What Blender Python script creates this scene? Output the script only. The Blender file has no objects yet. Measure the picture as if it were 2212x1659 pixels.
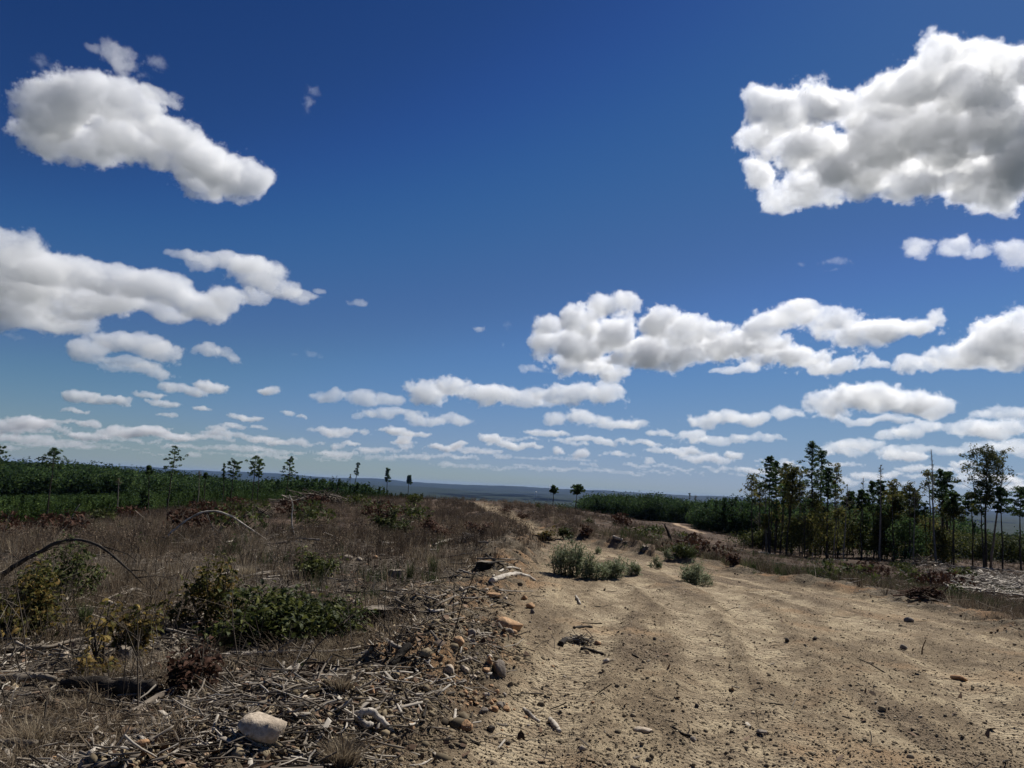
import bpy, math, random
import numpy as np
from mathutils import Vector, Matrix
SKIP = ''
R = math.radians
sc = bpy.context.scene
COL = sc.collection
# ------------------------------------------------------------------ camera
W, H, F = 1024, 768, 740.0
PITCH, ROLL, EYE = math.atan(103 / F), R(2.9), 1.65
cam = bpy.data.objects.new('camera', bpy.data.cameras.new('camera'))
COL.objects.link(cam); sc.camera = cam
CM = Matrix.Rotation(math.pi / 2 + PITCH, 4, 'X') @ Matrix.Rotation(ROLL, 4, 'Z')
cam.rotation_euler = CM.to_euler(); cam.location = (0, 0, EYE)
cam.data.sensor_width = 36; cam.data.lens = 36 * F / W
cam.data.clip_start = .05; cam.data.clip_end = 300000
CM3 = CM.to_3x3()
def ray(px, py):
    return (CM3 @ Vector(((px - W / 2) / F, (H / 2 - py) / F, -1))).normalized()
# ------------------------------------------------------------------ sky, sun, exposure
SUN_EL, SUN_AZ = R(48), R(41)
world = bpy.data.worlds.new('World'); sc.world = world; world.use_nodes = True
nt = world.node_tree; nt.nodes.clear()
sky = nt.nodes.new('ShaderNodeTexSky'); sky.sky_type = 'NISHITA'; sky.sun_disc = False
sky.sun_elevation = SUN_EL; sky.sun_rotation = SUN_AZ
sky.altitude = 900; sky.air_density = 1.0; sky.dust_density = .15; sky.ozone_density = 3.5
def vscale(node_out, k):
    x = nt.nodes.new('ShaderNodeVectorMath'); x.operation = 'SCALE'; x.inputs['Scale'].default_value = k
    nt.links.new(node_out, x.inputs[0]); return x.outputs[0]
crv = nt.nodes.new('ShaderNodeRGBCurve')                # grades the sky to the deep blue of the photograph
for ch, pts in enumerate((((.125, .0145), (.21, .049), (.305, .088), (.5, .165), (.855, .25)),
                          ((.223, .052), (.3, .103), (.39, .135), (.503, .20), (.7, .27), (.939, .325)),
                          ((.423, .18), (.5, .255), (.672, .325), (.768, .41), (.85, .44)))):
    c = crv.mapping.curves[ch]
    c.points[0].location = (0, 0); c.points[1].location = (1, (.27, .335, .45)[ch])
    for p in pts: c.points.new(*p)
crv.mapping.update()
bg = nt.nodes.new('ShaderNodeBackground'); bg.inputs[1].default_value = .1
wo = nt.nodes.new('ShaderNodeOutputWorld')
nt.links.new(vscale(sky.outputs[0], .1), crv.inputs[1])
nt.links.new(vscale(crv.outputs[0], 9.2), bg.inputs[0]); nt.links.new(bg.outputs[0], wo.inputs[0])
sl = bpy.data.lights.new('sun', 'SUN'); sl.energy = 5.0; sl.angle = R(.53); sl.color = (1, .965, .90)
sun = bpy.data.objects.new('sun', sl); COL.objects.link(sun)
SD = Vector((math.sin(SUN_AZ) * math.cos(SUN_EL), math.cos(SUN_AZ) * math.cos(SUN_EL), math.sin(SUN_EL)))
sun.rotation_euler = (-SD).to_track_quat('-Z', 'Y').to_euler()
sc.view_settings.view_transform = 'Standard'; sc.view_settings.look = 'None'
sc.view_settings.gamma = 1; sc.view_settings.exposure = .3
sc.cycles.max_bounces = 12; sc.cycles.volume_bounces = 7; sc.cycles.diffuse_bounces = 2
sc.cycles.glossy_bounces = 1; sc.cycles.transmission_bounces = 2; sc.cycles.transparent_max_bounces = 6
sc.cycles.volume_step_rate = 2.0; sc.cycles.volume_max_steps = 512
sc.cycles.use_adaptive_sampling = True; sc.cycles.adaptive_threshold = .02
sc.cycles.caustics_reflective = False; sc.cycles.caustics_refractive = False

def tag(o, label=None, cat=None, group=None, kind=None):
    if label: o['label'] = label
    if cat: o['category'] = cat
    if group: o['group'] = group
    if kind: o['kind'] = kind
    return o
# ------------------------------------------------------------------ clouds: real volumes on a layer 1.4 km up
cmat = bpy.data.materials.new('cloud_vapour'); cmat.use_nodes = True
_n = cmat.node_tree; _n.nodes.clear()
pv = _n.nodes.new('ShaderNodeVolumePrincipled'); _o = _n.nodes.new('ShaderNodeOutputMaterial')
_n.links.new(pv.outputs[0], _o.inputs['Volume'])
pv.inputs['Color'].default_value = (.965, .97, .98, 1); pv.inputs['Density'].default_value = 1
pv.inputs['Anisotropy'].default_value = .4

class G:                                            # small geometry-node builder
    def __init__(s, name):
        s.t = bpy.data.node_groups.new(name, 'GeometryNodeTree')
        s.t.interface.new_socket('Geometry', in_out='INPUT', socket_type='NodeSocketGeometry')
        s.t.interface.new_socket('Geometry', in_out='OUTPUT', socket_type='NodeSocketGeometry')
    def n(s, k, **kw):
        x = s.t.nodes.new(k)
        for a, b in kw.items(): setattr(x, a, b)
        return x
    def l(s, a, b):
        if hasattr(a, 'outputs'): a = a.outputs[0]
        if hasattr(a, 'is_output'): s.t.links.new(a, b)
        else: b.default_value = a
    def m(s, op, a, b=None, c=None):
        x = s.n('ShaderNodeMath', operation=op)
        for i, v in enumerate((a, b, c)):
            if v is not None: s.l(v, x.inputs[i])
        return x
    def v(s, op, a, b=None):
        x = s.n('ShaderNodeVectorMath', operation=op); s.l(a, x.inputs[0])
        if b is not None: s.l(b, x.inputs[1])
        return x.outputs['Value'] if op in ('LENGTH', 'DOT_PRODUCT') else x
    def noise(s, pos, off, scale, det, rough=.55, stretch=(1, 1, 1)):
        x = s.n('ShaderNodeTexNoise', noise_dimensions='3D')
        s.l(s.v('ADD', s.v('MULTIPLY', pos, stretch), off), x.inputs['Vector'])
        x.inputs['Scale'].default_value = 1 / scale; x.inputs['Detail'].default_value = det
        x.inputs['Roughness'].default_value = rough
        return x

K = 1024 / 2212                                     # cloud shapes are noted at the width the photo was studied at
cseed = [0]
def cloud(label, blobs, alt=1400, amp=.5, dens=.012, ns=22, vox=.85, edge=.13, soft=0., name='cumulus_cloud', kind=None, wisp=0.):
    """One cloud: ellipsoid lobes (direction and angular size) set on the cloud layer, broken up by billowy noise."""
    if 'clouds' in SKIP: return
    cseed[0] += 1; seed = cseed[0]
    blobs = [tuple(v * K for v in b[:4]) for b in blobs]
    cx = sum(b[0] for b in blobs) / len(blobs); cy = sum(b[1] for b in blobs) / len(blobs)
    d = ray(cx, cy); D = alt / d.z; C = d * D; az = math.atan2(d.x, d.y)
    M = Matrix.Translation(C) @ Matrix.Rotation(-az, 4, 'Z'); Mi = M.inverted()
    px = D / F
    g = G(name); pos = g.n('GeometryNodeInputPosition')
    acc = None; lo = [1e9] * 3; hi = [-1e9] * 3
    # warp the space the lobes live in so that no lobe stays an ellipsoid
    wn = g.noise(pos, (seed * 91., 7., 3.), px * ns * 2.4, 2)
    warp = g.v('SCALE', g.v('SUBTRACT', wn.outputs['Color'], (.5, .5, .5)))
    warp.inputs['Scale'].default_value = px * ns * 1.7
    wp = g.v('ADD', pos, warp)
    for b in blobs:
        dd = ray(b[0], b[1]); DD = D + (alt / dd.z - D) * .8
        c = Mi @ (dd * DD); s = DD / F; r = (b[2] * s * 1.06, b[3] * s * 1.04, b[3] * s * 1.04)
        for k in range(3):
            lo[k] = min(lo[k], c[k] - r[k] * 1.3); hi[k] = max(hi[k], c[k] + r[k] * 1.3)
        e = g.m('SUBTRACT', 1.0, g.v('LENGTH', g.v('DIVIDE', g.v('SUBTRACT', wp, tuple(c)), r)))
        acc = e if acc is None else g.m('SMOOTH_MAX', acc, e, .12)
    n1 = g.noise(pos, (seed * 517., 11., 0.), px * ns, 3, .55)
    n2 = g.noise(pos, (seed * 217., 5., 9.), px * ns * .7, 9, .8)
    n3 = g.noise(pos, (seed * 17., 55., 2.), px * ns * .9, 6, .68, (1, 1, 1.5))
    t = g.m('MULTIPLY_ADD', g.m('SUBTRACT', n1, .5), amp * 2.0, acc)
    t = g.m('MULTIPLY_ADD', g.m('ABSOLUTE', g.m('SUBTRACT', n2, .5)), amp * (2.6 - 2.4 * wisp), t)
    t = g.m('MULTIPLY_ADD', g.m('SUBTRACT', n2, .5), amp * wisp * 4, t)
    t = g.m('MULTIPLY_ADD', g.m('SUBTRACT', n3, .5), amp * 1.5, t)
    n4 = g.noise(pos, (seed * 7., 3., 31.), px * 5.5, 3, .7)
    t = g.m('MULTIPLY_ADD', g.m('SUBTRACT', n4, .5), amp * (1.15 if ns > 11 else .6), t)
    t = g.m('SUBTRACT', t, amp * .34)
    mr = g.n('ShaderNodeMapRange', interpolation_type='SMOOTHSTEP'); g.l(t, mr.inputs[0])
    mr.inputs[1].default_value = 0; mr.inputs[2].default_value = edge; mr.inputs[3].default_value = 0
    mr.inputs[4].default_value = dens * 230 / (px * 30)          # optical depth follows the size of the cloud
    vc = g.n('GeometryNodeVolumeCube'); g.l(mr, vc.inputs['Density'])
    vc.inputs['Min'].default_value = lo; vc.inputs['Max'].default_value = hi
    for k, nm in enumerate(('Resolution X', 'Resolution Y', 'Resolution Z')):
        vc.inputs[nm].default_value = max(8, int((hi[k] - lo[k]) / (px * vox * (1, 1.4, 1)[k])))
    sm = g.n('GeometryNodeSetMaterial'); g.l(vc, sm.inputs[0]); sm.inputs['Material'].default_value = cmat
    g.l(sm, g.n('NodeGroupOutput').inputs[0])
    vol = bpy.data.volumes.new(name); vol.materials.append(cmat)
    ob = bpy.data.objects.new(name, vol); COL.objects.link(ob); ob.matrix_world = M
    ob.modifiers.new('lobes', 'NODES').node_group = g.t
    return tag(ob, label, 'cloud', 'clouds in the blue sky', kind)

def wisp(label, blobs, **kw):
    return cloud(label, blobs, **{**dict(dens=.0035, amp=.9, ns=10, edge=.6, wisp=.8, name='cloud_wisp'), **kw})

cloud('long grey white cloud at the upper left, shaped like a slanting fish', [
    (110,235,70,55),(190,215,80,50),(270,225,75,45),(345,200,38,16),(115,290,60,40),(200,310,85,42),(290,300,85,48),
    (375,285,60,38),(430,335,80,50),(495,375,70,48),(430,395,60,30),(545,390,34,36)], dens=.012)
cloud('small heart shaped puff above the slanting cloud', [(258,118,32,22),(205,105,14,12),(268,142,18,14)], dens=.005, ns=12, wisp=.3)
wisp('ragged wisp right of the heart shaped puff', [(345,142,24,18),(310,168,16,12)])
wisp('flat wisp left of the heart shaped puff', [(112,145,40,13)])
wisp('lone curled wisp in the open blue', [(676,195,15,15),(667,220,10,22)], dens=.0028, ns=8)
cloud('huge broken white cloud with grey core at the upper right', [
    (1655,225,42,34),(1705,240,72,52),(1760,220,70,48),(1840,235,75,45),(1650,290,50,35),(1740,310,90,50),
    (1635,385,42,38),(1680,415,60,34),(1760,390,80,42),(1850,345,100,60),(1905,220,70,44),(1965,175,75,45),
    (2040,140,78,45),(2120,125,48,30),(2100,190,85,60),(1960,270,110,70),(2060,290,110,70),(2160,240,60,70),
    (2200,150,36,50),(1950,380,80,42),(2050,370,90,45),(2115,400,60,40),(2165,380,70,60),(2150,440,50,24),(2200,320,60,80)],
    dens=.0125, ns=26, vox=1.0, amp=.6)
cloud('small domed puff below the huge right cloud', [(1988,532,28,20),(1972,550,20,10)], ns=12, dens=.007)
cloud('small puff with raised top, right of the domed puff', [(2072,526,28,22),(2112,540,26,16),(2045,548,20,9)], ns=12, dens=.007)
cloud('small puff cut by the right edge of the view', [(2196,545,36,26)], ns=14, dens=.007)
wisp('thin streak under the small puffs', [(1800,566,40,9),(1795,583,15,4)])
wisp('faint thin streak left of the other thin streak', [(1722,567,28,6)])
cloud('big layered grey cloud bank cut by the left edge', [
    (15,525,60,32),(70,560,80,40),(60,600,90,45),(120,645,90,38),(20,650,70,35),(240,640,80,32),(30,610,90,40),(120,590,90,42),(200,600,90,38),(280,615,90,36),(50,680,90,30),
    (130,685,75,24),(180,655,90,30),(350,635,90,36),(420,650,80,34),(485,652,50,28),(330,675,80,18),(445,690,46,13)],
    dens=.012, ns=24, vox=1.0)
cloud('loose arrow shaped cloud beside the layered bank', [(400,545,46,12),(440,575,50,18),(500,572,70,26),(560,592,60,36),
    (600,620,60,24),(560,640,40,16),(655,635,45,16),(692,625,20,9),(632,652,24,12)], dens=.009, ns=18, wisp=.2)
cloud('oval grey cloud with domed top under the layered bank', [(190,752,42,22),(250,742,56,25),(310,752,56,27),(352,766,44,20),(275,775,70,11)], ns=16)
cloud('low flat cloud hanging under the oval cloud', [(255,793,34,10),(325,800,46,14)], ns=12)
cloud('little loaf shaped cloud right of the oval cloud', [(450,760,34,15),(490,768,30,11)], ns=14)
wisp('wisp at the left edge under the layered bank', [(18,723,34,10)], dens=.005)
cloud('tiny puff alone right of the arrow shaped cloud', [(775,655,22,11)], ns=9, dens=.005, wisp=.5)
cloud('tiny round puff alone in the middle of the sky', [(1035,709,14,9)], ns=8, dens=.006)
wisp('faint smudge of cloud left of centre', [(678,763,24,9),(640,768,14,5)])
wisp('vertical faint wisp left of the towering cloud', [(1092,742,9,9),(1098,705,14,10)], dens=.0018)
cloud('large towering white cloud with dark grey base right of centre', [
    (1195,700,46,28),(1260,685,55,36),(1325,668,50,30),(1362,655,26,24),(1170,740,40,32),(1250,740,80,42),
    (1330,720,60,46),(1250,785,70,26),(1310,800,48,26),(1420,695,55,34),(1480,710,80,36),(1400,760,80,42),(1500,760,100,40),
    (1600,740,90,40),(1650,700,70,32),(1710,680,55,26),(1742,660,30,14),(1700,770,90,32),(1800,788,80,20),(1850,715,90,30),
    (1800,690,70,24),(1925,708,80,20),(1980,700,50,17),(2032,690,24,20),(1880,790,32,9),(1580,800,60,10)], dens=.016, ns=20, amp=.6)
cloud('little two lobed puff under the towering cloud', [(1150,792,22,10),(1130,800,16,9)], ns=9, dens=.006)
cloud('long rolling cloud row left of and below the towering cloud', [(920,845,56,28),(980,835,56,26),(1050,855,70,24),(1120,860,70,22),
    (1190,845,60,22),(1250,850,60,26),(1312,850,44,24),(1200,872,60,10)], ns=14, dens=.014)
cloud('flat ragged cloud row left of the rolling row', [(715,858,44,14),(790,865,50,17),(842,860,30,15),(850,893,80,12),(785,902,30,8),(920,905,60,14),(980,907,44,16)], ns=13)
cloud('grey cloud rising to the right edge', [(1985,788,50,20),(2060,768,60,28),(2120,742,60,38),(2180,722,60,48),(2130,782,90,16),(2205,765,50,36)], ns=18, dens=.015)
cloud('broad dome shaped cloud low on the right', [(1790,875,50,26),(1850,860,60,32),(1900,850,50,27),(1950,868,70,32),(2010,880,46,26),(1870,902,120,9)], ns=15, dens=.015)
cloud('double decked cloud between the dome cloud and the centre', [(1525,910,42,20),(1575,898,50,19),(1625,905,50,17),(1700,888,34,14),
    (1500,945,40,14),(1560,950,70,11),(1640,945,50,8)], ns=12, dens=.013)
cloud('flat based cloud with bumpy top low in the middle', [(1200,908,32,16),(1260,903,50,19),(1330,913,60,17),(1380,918,28,12)], ns=12, dens=.013)
cloud('low double cloud near the right edge', [(1925,937,42,13),(1980,932,50,15),(2095,928,60,18),(2165,925,50,24),(2180,890,46,16),(2120,897,25,10)], ns=12, dens=.013)
cloud('low row of clouds behind the tall right hand trees', [(1825,970,45,15),(1870,962,50,15),(1950,974,50,12),(2040,975,40,11),(2120,965,60,14),(2190,970,40,16)], ns=11, dens=.012)

def band(name, label, blobs, **kw):                 # far off scraps of cloud, too many to tell apart
    return cloud(label, blobs, **{**dict(ns=9, dens=.03, kind='stuff', name=name), **kw})
rng = random.Random(5)
band('far_clouds', 'scraps of cloud low on the left', [(170,853,36,11),(240,865,42,9),(320,852,36,8),(395,842,50,10),(455,835,34,12),
    (350,873,40,8),(160,887,30,5),(585,845,26,11),(530,903,42,9),(620,890,17,6),(440,880,18,6),(360,897,28,5),(655,900,10,4)])
band('far_clouds', 'cloud street low on the left', [(60,918,66,10),(195,917,28,7),(190,942,50,9),(300,932,56,13),(370,943,50,8),(480,935,55,8),
    (500,922,30,5),(30,930,60,8),(600,955,34,7),(705,933,38,8),(560,950,40,6)])
band('far_clouds', 'cloud street low in the middle', [(860,930,44,9),(900,940,44,7),(960,966,42,8),(870,957,30,6),(1060,948,30,11),(1110,960,50,10),
    (1150,962,25,7),(1180,935,50,8),(1290,952,80,9),(1425,933,40,7),(990,960,20,7),(760,958,24,5),(1400,958,50,7),(1480,975,50,8)])
for row, (y0, n, a, b) in enumerate(((954, 13, 38, 7.5), (974, 24, 44, 7), (991, 30, 52, 5.5), (1008, 34, 62, 4.5), (1023, 24, 70, 3))):
    tilt = .0507
    bl = []
    for i in range(n):
        x = -40 + (i + rng.random()) * 2300 / n
        bl.append((x, y0 + (x - 1106) * tilt * .85 + rng.uniform(-7, 7), a * rng.uniform(.3, 1.6), b * rng.choice((.5, .7, .9, 1.1, 1.5))))
    band('far_clouds', 'rows of far clouds above the horizon', bl, dens=.026 - .004 * row, ns=8, vox=1.2)
# ------------------------------------------------------------------ numeric helpers
RS = np.random.RandomState(11)
def _hash(ix, iy, s):
    h = (ix * 374761393 + iy * 668265263 + s * 974711) & 0xFFFFFFFF
    h = ((h ^ (h >> 13)) * 1274126177) & 0xFFFFFFFF
    return ((h ^ (h >> 16)) & 0xFFFFFF) / float(0xFFFFFF)
def vnoise(x, y, s=0):                                   # smooth value noise, -1..1
    x = np.asarray(x, float); y = np.asarray(y, float)
    fx = np.floor(x); fy = np.floor(y); ix = fx.astype(np.int64); iy = fy.astype(np.int64)
    u = x - fx; v = y - fy; u = u * u * (3 - 2 * u); v = v * v * (3 - 2 * v)
    a = _hash(ix, iy, s); b = _hash(ix + 1, iy, s); c = _hash(ix, iy + 1, s); d = _hash(ix + 1, iy + 1, s)
    return ((a * (1 - u) + b * u) * (1 - v) + (c * (1 - u) + d * u) * v) * 2 - 1
def fbm(x, y, s=0, o=4, g=.5):
    t = 0; a = 1; n = 0
    for k in range(o):
        t = t + a * vnoise(x * 2 ** k + 17.3 * k, y * 2 ** k - 9.1 * k, s + k); n += a; a *= g
    return t / n
def sstep(a, b, x): t = np.clip((x - a) / (b - a), 0, 1); return t * t * (3 - 2 * t)
# ------------------------------------------------------------------ the lie of the land: a ridge that falls away to both sides
_cols = np.array([-400, 0, 200, 350, 490, 600, 750, 900, 1024, 1500.])
_AZ = np.arctan((_cols - 512) / F)
_RR = np.array([1, 10, 14, 20, 35, 60, 90, 140, 200, 300, 450, 700, 1200, 2500, 6000, 12000, 22000, 60000.])
_Z = np.array([
    [0, 0, -.05, -.2, -1.2, -3.2, -5, -6.5, -7.5, -9, -10, -25, -50, -60, -75, -70, -70, -70],
    [0, 0, -.05, -.2, -1.1, -3.1, -5, -6.5, -7.5, -9, -10, -25, -50, -60, -75, -70, -70, -70],
    [0, .05, .05, 0, -.4, -1.3, -2.6, -4.3, -6.5, -9, -11, -30, -50, -60, -75, -70, -70, -70],
    [0, .05, .08, .1, .05, -.1, -.6, -3.4, -8.5, -15, -20, -35, -52, -60, -75, -70, -70, -70],
    [0, 0, 0, 0, .05, .08, -.05, -.7, -5, -17, -25, -40, -55, -62, -75, -70, -70, -70],
    [0, 0, 0, 0, -.05, -.3, -.75, -2, -4.5, -8, -20, -40, -55, -62, -75, -70, -70, -70],
    [0, 0, -.05, -.3, -1.2, -2.8, -4.2, -5.6, -7, -9, -18, -40, -55, -62, -75, -70, -70, -70],
    [0, 0, -.1, -.5, -1.6, -3, -4, -5.5, -8, -12, -20, -42, -55, -62, -75, -70, -70, -70],
    [0, 0, -.2, -.6, -1.7, -2.8, -4, -5.6, -9, -14, -22, -42, -55, -62, -75, -70, -70, -70],
    [0, 0, -.2, -.6, -1.7, -2.8, -4, -5.6, -9, -14, -22, -42, -55, -62, -75, -70, -70, -70]])
_ga = np.linspace(_AZ[0], _AZ[-1], 160); _gl = np.linspace(0, math.log(60000), 420)
_t = np.array([np.interp(_gl, np.log(_RR), row) for row in _Z])
_t = np.array([np.interp(_ga, _AZ, _t[:, j]) for j in range(len(_gl))])        # (logr, az)
for _ in range(3):
    p = np.pad(_t, ((4, 4), (5, 5)), 'edge')
    _t = sum(p[i:i + _t.shape[0], 5:5 + _t.shape[1]] for i in range(9)) / 9.
    p = np.pad(_t, ((0, 0), (5, 5)), 'edge'); _t = sum(p[:, i:i + _t.shape[1]] for i in range(11)) / 11.
def base_z(x, y):
    r = np.maximum(np.hypot(x, y), 1); az = np.arctan2(x, np.maximum(y, 1e-6 + 0 * np.asarray(y, float)))
    az = np.where(np.asarray(y) < 0, np.sign(x) * 1.2, az)
    u = np.clip(np.log(r) / _gl[-1], 0, .99999) * (len(_gl) - 1); v = np.clip((az - _ga[0]) / (_ga[-1] - _ga[0]), 0, .99999) * (len(_ga) - 1)
    i = u.astype(int); j = v.astype(int); u = u - i; v = v - j
    return (_t[i, j] * (1 - u) + _t[i + 1, j] * u) * (1 - v) + (_t[i, j + 1] * (1 - u) + _t[i + 1, j + 1] * u) * v
def polydist(x, y, P, closed=True):                       # signed distance (inside positive) / plain distance to a polyline
    P = np.asarray(P, float); n = len(P); d = np.full(np.shape(x), 1e9); ins = np.zeros(np.shape(x), bool); s_at = np.zeros(np.shape(x)); S = 0
    side = np.zeros(np.shape(x))
    for i in range(n if closed else n - 1):
        a = P[i]; b = P[(i + 1) % n]; e = b - a; L = max(np.hypot(*e), 1e-9)
        t = np.clip(((x - a[0]) * e[0] + (y - a[1]) * e[1]) / L ** 2, 0, 1)
        dd = np.hypot(x - a[0] - t * e[0], y - a[1] - t * e[1]); m = dd < d
        d = np.where(m, dd, d); s_at = np.where(m, S + t * L, s_at); S += L
        side = np.where(m, np.sign((x - a[0]) * e[1] - (y - a[1]) * e[0]), side)
        if closed:
            c = (a[1] > y) != (b[1] > y)
            ins ^= c & (x < (b[0] - a[0]) * (y - a[1]) / (np.where(b[1] == a[1], 1e-9, b[1] - a[1])) + a[0])
    return np.where(ins, d, -d) if closed else (d * side, s_at)
def hit(zf, px, py, rmax=900):                            # where the line of sight of the studied photograph meets the land
    d = ray(px, py); rs = np.exp(np.linspace(math.log(2.), math.log(rmax), 700))
    hl = math.hypot(d.x, d.y); X = d.x / hl * rs; Y = d.y / hl * rs; Zr = EYE + d.z / hl * rs
    below = np.nonzero(Zr < zf(X, Y))[0]
    k = below[0] if len(below) else len(rs) - 1
    return Vector((X[k], Y[k], float(zf(X[k:k + 1], Y[k:k + 1])[0])))
def _g(px, py): p = hit(base_z, px, py); return (p.x, p.y)
_left = [(380, 766), (430, 745), (470, 715), (497, 680), (508, 655), (506, 630), (518, 604), (530, 585), (538, 566), (540, 552), (534, 543), (522, 534), (506, 525), (490, 517), (477, 511), (472, 507.5)]
_right = [(494, 507), (512, 513), (534, 525), (553, 536), (572, 541), (600, 546), (641, 557), (668, 563), (713, 571), (790, 587), (855, 597), (939, 616), (1022, 641)]
_L = [_g(*p) for p in _left]; _Rr = [_g(*p) for p in _right]
crest = [(_L[-1][0] - 3, _L[-1][1] + 25), (_Rr[0][0] - 2, _Rr[0][1] + 25)]
ROAD = [(-1.6, -30), (-1.4, 0)] + _L + crest + _Rr + [(_Rr[-1][0] + 6, _Rr[-1][1] - 2.5), (30, -30)]
TRACKS = [[_g(*p) for p in q] for q in (
    [(800, 766), (788, 700), (772, 650), (748, 612), (715, 590), (670, 572), (630, 560)],
    [(735, 766), (722, 700), (712, 650), (690, 612), (655, 590), (620, 575)],
    [(520, 766), (560, 690), (590, 640), (610, 605), (618, 585)],
    [(1010, 720), (930, 655), (860, 622), (790, 600), (735, 588)])]
TRACKS = [[(q[0][0] - (q[1][0] - q[0][0]) * 3, q[0][1] - (q[1][1] - q[0][1]) * 3)] + q for q in TRACKS]
SPUR = [_g(*p) for p in ((655, 516), (664, 519.5), (676, 524), (692, 529.5), (700, 534))]       # the pale track on the far right slope
def masks(x, y):
    j = fbm(x * .9, y * .9, 3, 3) * .35 + fbm(x * 4, y * 4, 31, 2) * .12
    d = polydist(x, y, ROAD)
    r = np.hypot(x, y)
    road = sstep(-.25, .3, d + j * np.clip(r / 12, .5, 2))
    az = np.arctan2(x, y)
    left = (d < 0) & (x < .2 * np.abs(y))
    berm = np.where(d < .5, np.exp(-((d + .75 + j) / .75) ** 2), 0) * sstep(60, 35, r)
    berm = np.where(left, berm, berm * .55)
    soil = np.where(left, sstep(-2.4, -.4, d + j * 1.5) * sstep(30, 12, r), sstep(-1.4, -.2, d + j)) 
    return d, road, berm, np.clip(soil, 0, 1)
def patch(x, y, d):                                       # 1 = rough and cloddy, 0 = smooth pale crust; runs along the road
    a = (x * .35 + y) / 5.
    w_ = 0.
    for T_ in TRACKS[:2] + TRACKS[3:]: w_ = np.maximum(w_, np.exp(-(polydist(x, y, T_, False)[0] / .5) ** 2))
    return sstep(-.16, .2, -.38 * w_ + fbm(a + .5 * fbm(x * .4, y * .4, 8, 2), d * 1.5 + .6 * vnoise(x * .5, y * .5, 4), 211, 3) * .9 + .45 * fbm(x * 1.6, y * 1.6, 213, 4))
def land(x, y, fine=True):
    x = np.asarray(x, float); y = np.asarray(y, float)
    r = np.hypot(x, y); d, road, berm, soil = masks(x, y); off = 1 - road
    z = base_z(x, y)
    z = z + .27 * berm * (1 + .7 * fbm(x * 1.7, y * 1.7, 9, 2))
    z = z + off * (fbm(x * .45, y * .45, 21, 3) * .10 + .04 * fbm(x * 2.2, y * 2.2, 22, 2)) * sstep(0, 6, r)
    z = z + off * fbm(x * .06, y * .06, 41, 3) * np.clip(r / 60, 0, 1) * .5
    z = z + fbm(x / 900, y / 900, 61, 5) * np.clip((r - 900) / 6000, 0, 1) * 45 + np.exp(-((y - 15500) / 2600) ** 2) * 85
    z = z + road * fbm(x * .5, y * .5, 51, 3) * .045
    for T_ in TRACKS:
        s, a = polydist(x, y, T_, False)
        z = z - road * .03 * np.exp(-(s / .27) ** 4) + road * .02 * np.exp(-((np.abs(s) - .38) / .08) ** 2)
    if fine:
        near = sstep(60, 15, r)
        z = z + near * (.012 * fbm(x * 7, y * 7, 71, 3, .6) + .010 * np.maximum(0, fbm(x * 16, y * 16, 72, 2)) * (1 + soil * 1.5))
        z = z + near * road * patch(x, y, d) * .012 * np.maximum(0, fbm(x * 11, y * 11, 75, 2, .7))
        z = z + near * (berm + .5 * soil * off) * .05 * np.abs(fbm(x * 6, y * 6, 76, 4, .65))
        z = z + near * off * .028 * fbm(x * 5, y * 5, 73, 3, .7)
    return z
def ground(px, py): return hit(lambda a, b: land(a, b), px, py)
def gz(x, y): return float(land(np.array([x]), np.array([y]))[0])
# ------------------------------------------------------------------ materials
def mat(name, col=(.5, .5, .5), rough=.9, spec=.15):
    m = bpy.data.materials.new(name); m.use_nodes = True; b = m.node_tree.nodes['Principled BSDF']
    b.inputs['Base Color'].default_value = (*col, 1); b.inputs['Roughness'].default_value = rough
    b.inputs['Specular IOR Level'].default_value = spec
    return m
class N:
    def __init__(s, m): s.m = m; s.t = m.node_tree; s.b = s.t.nodes['Principled BSDF']
    def new(s, k, **kw):
        x = s.t.nodes.new(k)
        for a, b in kw.items(): setattr(x, a, b)
        return x
    def link(s, a, b): s.t.links.new(a, b)
    def noise(s, vec, scale, det=4, rough=.55, out='Fac'):
        x = s.new('ShaderNodeTexNoise'); s.link(vec, x.inputs['Vector'])
        x.inputs['Scale'].default_value = scale; x.inputs['Detail'].default_value = det; x.inputs['Roughness'].default_value = rough
        return x.outputs[out]
    def ramp(s, fac, stops):
        x = s.new('ShaderNodeValToRGB'); s.link(fac, x.inputs[0]); e = x.color_ramp.elements
        while len(e) < len(stops): e.new(.5)
        for k, (p, c) in enumerate(stops):
            e[k].position = p; e[k].color = (*c, 1) if len(c) == 3 else c
        return x.outputs[0]
    def mix(s, fac, a, b, mode='MIX'):
        x = s.new('ShaderNodeMix', data_type='RGBA', blend_type=mode)
        for v, i in ((fac, 0), (a, 6), (b, 7)):
            if hasattr(v, 'is_output'): s.link(v, x.inputs[i])
            else: x.inputs[i].default_value = v if i == 0 else (*v, 1)
        return x.outputs[2]
    def math(s, op, a, b=0., c=0.):
        x = s.new('ShaderNodeMath', operation=op)
        for i, v in enumerate((a, b, c)):
            if hasattr(v, 'is_output'): s.link(v, x.inputs[i])
            else: x.inputs[i].default_value = v
        return x.outputs[0]
    def attr(s, name, out='Fac'): x = s.new('ShaderNodeAttribute', attribute_name=name); return x.outputs[out]
    def bump(s, h, dist, strength=1.):
        x = s.new('ShaderNodeBump'); s.link(h, x.inputs['Height']); x.inputs['Distance'].default_value = dist
        x.inputs['Strength'].default_value = strength; s.link(x.outputs[0], s.b.inputs['Normal'])
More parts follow.
